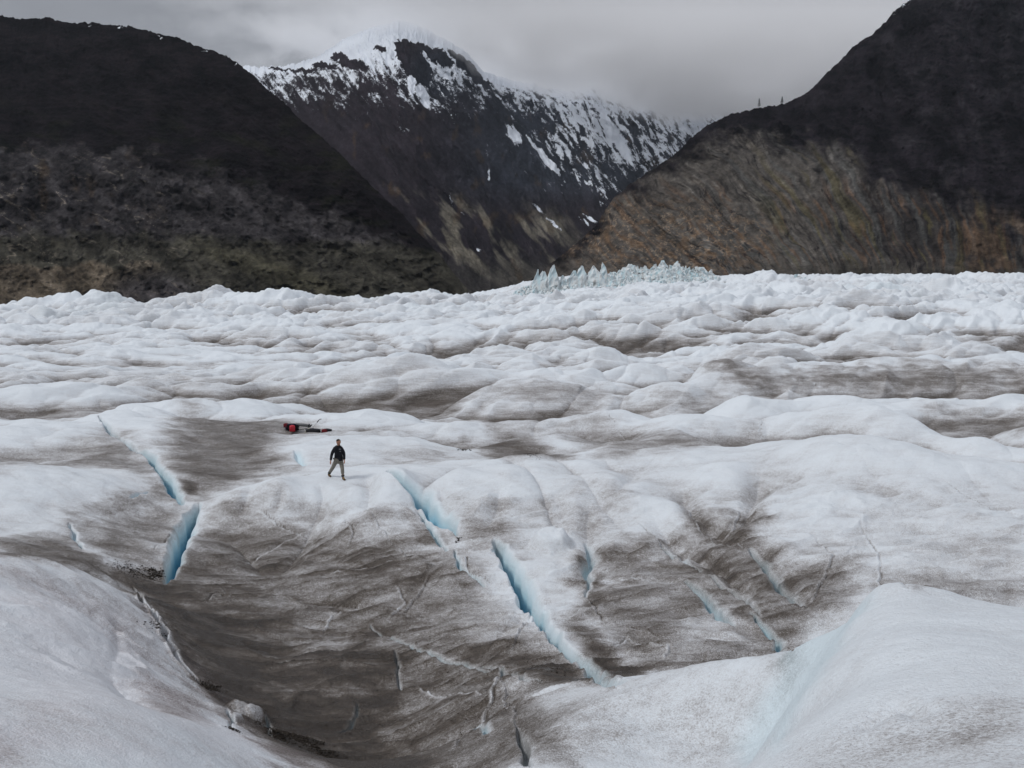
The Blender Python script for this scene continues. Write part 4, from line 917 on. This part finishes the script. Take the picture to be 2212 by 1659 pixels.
kneeR = Vector((-.50, by_*.42, .50+bz*.5)); ankR = Vector((bx_, by_, .115+bz)); hipR = pel-SIDE*.10+Vector((0, 0, -.04))
shL = Vector((-.045, .05, 1.395)); shR = Vector((-.375, -.05, 1.395))
elL = Vector((.02, .10, 1.12)); wrL = Vector((.045, -.02, .89)); elR = Vector((-.50, .0, 1.12)); wrR = Vector((-.525, -.13, .87))
b = Sk(); r0 = b.add(pel, .11)
t1 = b.chain(r0, [(chest, .10), (nk+Vector((0, 0, -.05)), .062), (nk+Vector((0, 0, .03)), .058), (hd+Vector((0, 0, -.05)), .070)])
h2 = b.chain(t1, [(hd+Vector((0, 0, .03)), .104), (hd+Vector((0, 0, .10)), .088), (hd+Vector((0, 0, .15)), .045)])
b.chain(t1, [(hd+FACE*.045+Vector((0, 0, -.095)), .030)])                           # chin
b.chain(t1+1, [(hd+FACE*.10+Vector((0, 0, -.01)), .016), (hd+FACE*.120+Vector((0, 0, -.035)), .013)])    # nose
for s_ in (-1, 1): b.chain(t1+1, [(hd+SIDE*.088*s_, .022), (hd+SIDE*.103*s_+Vector((0, 0, -.01)), .012)])  # ears
for s_, hp, kn, an in ((1, hipL, kneeL, ankL), (-1, hipR, kneeR, ankR)):
    b.chain(r0, [(hp, .085), (hp.lerp(kn, .5), .070), (kn, .052), (kn.lerp(an, .4), .056), (an, .038), (an+FACE*.10+Vector((0, 0, -.06)), .035), (an+FACE*.18+Vector((0, 0, -.075)), .026)])
def hand(wr, el, s_, curl):
    dr = (wr-el).normalized(); palm = wr+dr*.05; k = b.chain(b.cur, [(palm, .024), (wr+dr*.095, .026)])
    fwd = FACE; inw = -SIDE*s_
    for i, (off, ln) in enumerate(((-.032, .068), (-.011, .078), (.011, .072), (.031, .056))):
        root_ = wr+dr*.10+fwd*off*-1
        b.chain(k, [(root_, .0105), (root_+dr*ln*.5+inw*.01*curl, .009), (root_+dr*ln*.85+inw*.032*curl, .008)])
    b.chain(k-1, [(wr+dr*.05+fwd*.036, .012), (wr+dr*.085+fwd*.055+inw*.012, .010), (wr+dr*.115+fwd*.05+inw*.02, .008)])
for s_, sh, elb, wr in ((1, shL, elL, wrL), (-1, shR, elR, wrR)):
    b.cur = b.chain(1, [(sh, .034), (sh.lerp(elb, .5), .034), (elb, .032), (elb.lerp(wr, .45), .036), (wr, .028)])
    hand(wr, elb, s_, 1.0)
skin('body', b.v, b.e, b.r, skin_m, person, 0)
# jacket with hood and sleeves
j = Sk(); r0 = j.add(chest, (.19, .17))
j.chain(r0, [(chest.lerp(pel, .5), (.185, .165)), (pel+Vector((0, 0, .06)), (.20, .18)), (pel+Vector((0, 0, -.06)), (.212, .19)), (pel+Vector((0, 0, -.11)), (.215, .19))])
j.chain(r0, [(nk+Vector((0, 0, -.06)), .115), (nk+Vector((0, 0, .0)), .088), (nk+Vector((0, 0, .035))-FACE*.02, .085)])
j.chain(r0, [(nk-FACE*.07+Vector((0, 0, -.02)), .115), (nk-FACE*.10+Vector((0, 0, .045)), .095)])
for sh, elb, wr in ((shL, elL, wrL), (shR, elR, wrR)):
    j.chain(r0, [(sh+Vector((0, 0, .005)), .105), (sh.lerp(elb, .5), .082), (elb, .070), (elb.lerp(wr, .5), .062), (wr.lerp(elb, .05), .052)])
jk = skin('jacket', j.v, j.e, j.r, jack_m, person, 0)
def quad_patch(name, c, wdt, hgt, mat, parent):
    bm = bmesh.new(); n_ = FACE
    c = Vector(c); vs = []
    for k in (0, .012):
        for a, b_ in ((-1, -1), (1, -1), (1, 1), (-1, 1)): vs.append(bm.verts.new(c+Vector((a*wdt/2, 0, b_*hgt/2))+Vector((0, -k, 0))))
    for f in ((0, 1, 2, 3), (7, 6, 5, 4), (0, 4, 5, 1), (1, 5, 6, 2), (2, 6, 7, 3), (3, 7, 4, 0)): bm.faces.new([vs[i] for i in f])
    return obj(name, bm, mat, parent)
quad_patch('chest_print', (-.115, -.125, 1.385), .085, .018, logo_m, jk); quad_patch('chest_print', (-.105, -.128, 1.29), .045, .018, logo_m, jk)
t = Sk(); r0 = t.add(pel+Vector((0, 0, -.02)), (.165, .14))
for hp, kn, an in ((hipL, kneeL, ankL), (hipR, kneeR, ankR)):
    t.chain(r0, [(hp+Vector((0, 0, -.03)), .118), (hp.lerp(kn, .45), .105), (kn+FACE*.01, .088), (kn.lerp(an, .35), .083), (kn.lerp(an, .68), .076)])
tr = skin('trousers', t.v, t.e, t.r, trou_m, person, 0)
for kn, an in ((kneeL, ankL), (kneeR, ankR)):
    g_ = Sk(); g_.add(kn.lerp(an, .62), .080); g_.chain(0, [(kn.lerp(an, .85), .076), (an+Vector((0, 0, .035)), .070)]); skin('gaiter', g_.v, g_.e, g_.r, gait_m, person, 0)
    b2 = Sk(); b2.add(an+Vector((0, 0, .03)), .060); b2.chain(0, [(an+Vector((0, 0, -.045)), .058), (an+FACE*.09+Vector((0, 0, -.062)), (.052, .045)), (an+FACE*.185+Vector((0, 0, -.078)), (.044, .032))])
    bo = skin('boot', b2.v, b2.e, b2.r, boot_m, person, 0)
    l_ = Sk(); l_.add(an+FACE*.045+SIDE*.03+Vector((0, 0, -.0)), .022); l_.chain(0, [(an+FACE*.085+Vector((0, 0, -.02)), .024), (an+FACE*.045-SIDE*.03, .022)]); skin('lace_panel', l_.v, l_.e, l_.r, yel_m, bo, 0, 1)
h = Sk(); h.add(hd+Vector((0, 0, .01))-FACE*.035, .088); h.chain(0, [(hd+Vector((0, 0, .075))-FACE*.018, .110), (hd+Vector((0, 0, .128))-FACE*.008, .092), (hd+Vector((0, 0, .165)), .035)])
skin('hair', h.v, h.e, h.r, hair_m, person, 0)
be = Sk(); be.add(hd+FACE*.055+Vector((0, 0, -.085)), .045); be.chain(0, [(hd+FACE*.045+Vector((0, 0, -.105)), .035)]); skin('beard', be.v, be.e, be.r, hair_m, person, 0, 1)
for s_ in (-1, 1):
    bm = bmesh.new(); bmesh.ops.create_uvsphere(bm, u_segments=8, v_segments=6, radius=.012, matrix=Matrix.Translation(hd+FACE*.092+SIDE*.034*s_+Vector((0, 0, .012)))); obj('eye', bm, hair_m, person, True)

# ------------------------------------------------------------------ gear left on the ice
blk = plain('black_nylon', (.014, .014, .018), .6); red = plain('red_nylon', (.50, .012, .03), .35, .5, amt=.15); gry = plain('grey_foam', (.16, .16, .165), .9); navy = plain('navy_nylon', (.03, .03, .07), .6)
yel = plain('yellow_plastic', (.50, .47, .22), .6); dred = plain('dark_red_nylon', (.16, .015, .02), .7); metal = plain('brushed_metal', (.30, .30, .31), .4, .5)
def sackmesh(L_, W_, H_, seed, lump=.08):
    """a slumped bag: rounded box, creased and flattened on the ground"""
    bm = bmesh.new(); bmesh.ops.create_cube(bm, size=1); bmesh.ops.subdivide_edges(bm, edges=bm.edges[:], cuts=7, use_grid_fill=True)
    for v in bm.verts:
        p = v.co*2; q = Vector((p.x*math.sqrt(1-p.y**2*.32), p.y*math.sqrt(1-p.z**2*.25), p.z*math.sqrt(1-p.x**2*.42)))*.5
        nse = 1+lump*float(perlin(np.array([q.x*5+seed]), np.array([q.y*5+q.z*7]), seed)[0])*2
        v.co = Vector((q.x*L_*nse, q.y*W_*nse, max(q.z*nse, -.42)*H_+.42*H_))
    return bm
def tube(bm, pts_, r_, k=8):
    rows = []
    for i, p in enumerate(pts_):
        p = Vector(p); a = Vector(pts_[max(i-1, 0)]); b_ = Vector(pts_[min(i+1, len(pts_)-1)]); d = (b_-a).normalized(); u = d.orthogonal().normalized(); v_ = d.cross(u)
        rr_ = r_[i] if isinstance(r_, (list, tuple)) else r_
        rows.append([bm.verts.new(p+u*math.cos(q)*rr_+v_*math.sin(q)*rr_) for q in [2*math.pi*j_/k for j_ in range(k)]])
    for a, b_ in zip(rows[:-1], rows[1:]):
        for i in range(k): bm.faces.new((a[i], a[(i+1) % k], b_[(i+1) % k], b_[i]))
    bm.faces.new(rows[0]); bm.faces.new(rows[-1])
def at_px(vx, d, rot=0):
    p = P(vx, 930, d); return Vector((p[0], p[1], ground(p[0], p[1])-.01))
GD = 60.0
gp, gz, gr_ = hit(634, 934); GD = gp[1]
# big pack on its side
pk = bpy.data.objects.new('backpack', None); C.objects.link(pk); pk.location = at_px(632, GD)
tag(pk, 'large black and navy hiking pack lying on its side behind the red stuff sack', 'backpack')
pb = obj('pack_body', sackmesh(.80, .38, .42, 3), blk, pk, True); pb.location = (-.02, .05, .0)
lid = obj('lid_pocket', sackmesh(.26, .34, .24, 5), dred, pk, True); lid.location = (-.40, .02, .20)
bm = bmesh.new(); tube(bm, [(-.30, -.16, .40), (-.1, -.2, .42), (.15, -.19, .41), (.33, -.16, .36)], .028); tube(bm, [(-.34, -.15, .30), (-.36, -.2, .15), (-.30, -.17, .02)], .022); obj('shoulder_strap', bm, navy, pk, True)
sk_ = obj('stuff_sack', sackmesh(.33, .34, .40, 8, .04), red, None, True); sk_.location = pk.location+Vector((.06, -.33, 0)); sk_.rotation_euler = (0, 0, .3)
tag(sk_, 'bright red round stuff sack leaning against the black pack', 'sack')
mt = bpy.data.objects.new('rolled_mat', None); C.objects.link(mt); mt.location = pk.location+Vector((.36, .05, .30)); tag(mt, 'grey rolled foam mat propped out to the right of the black pack', 'sleeping mat')
bm = bmesh.new(); tube(bm, [(-.15, 0, .06), (.30, 0, .02), (.72, 0, -.04)], [.085, .095, .08], 14); obj('foam_roll', bm, gry, mt, True)
bm = bmesh.new(); tube(bm, [(.60, 0, .0), (.66, 0, -.01)], .098, 14); tube(bm, [(.74, 0, -.03), (.80, 0, .05)], .03); obj('strap', bm, blk, mt, True)
bm = bmesh.new(); tube(bm, [(.05, -.02, -.27), (.40, 0, -.20), (.74, 0, -.08)], .018); obj('support_pole', bm, blk, mt, True)
# ice axe or pole with a grey grip, leaning on the mound
pp = bpy.data.objects.new('trekking_pole', None); C.objects.link(pp); pp.location = at_px(664, GD-.25); tag(pp, 'thin pale trekking pole with a grey bent grip leaning beside the gear', 'trekking pole')
bm = bmesh.new(); tube(bm, [(0, 0, 0), (.25, .12, .26), (.55, .26, .62)], .009); obj('shaft', bm, metal, pp, True)
bm = bmesh.new(); tube(bm, [(.54, .26, .61), (.63, .30, .73), (.70, .32, .79), (.80, .33, .80)], [.03, .028, .024, .02]); obj('grip', bm, gry, pp, True)
bm = bmesh.new(); tube(bm, [(-.16, -.02, .02), (-.04, 0, .10), (.05, .02, .20), (.10, .04, .30)], [.03, .045, .035, .02]); obj('basket', bm, yel, pp, True)
# duffel and small red-black bag
df = bpy.data.objects.new('duffel_bag', None); C.objects.link(df); df.location = at_px(676, GD-.6)-Vector((0, 0, .10)); tag(df, 'low black duffel bag lying just behind the snow crest', 'bag')
obj('bag_body', sackmesh(.86, .42, .30, 12), blk, df, True)
bm = bmesh.new(); tube(bm, [(-.2, -.1, .26), (-.1, -.12, .33), (.08, -.12, .33), (.2, -.1, .25)], .014); obj('handle', bm, navy, df, True)
rb = bpy.data.objects.new('small_pack', None); C.objects.link(rb); rb.location = at_px(706, GD-.6)-Vector((0, 0, .12)); tag(rb, 'small dark red and black pack right of the duffel bag', 'backpack')
obj('pack_body', sackmesh(.58, .32, .30, 15), blk, rb, True); lp = obj('front_pocket', sackmesh(.34, .2, .2, 17), dred, rb, True); lp.location = (-.12, -.12, .09)
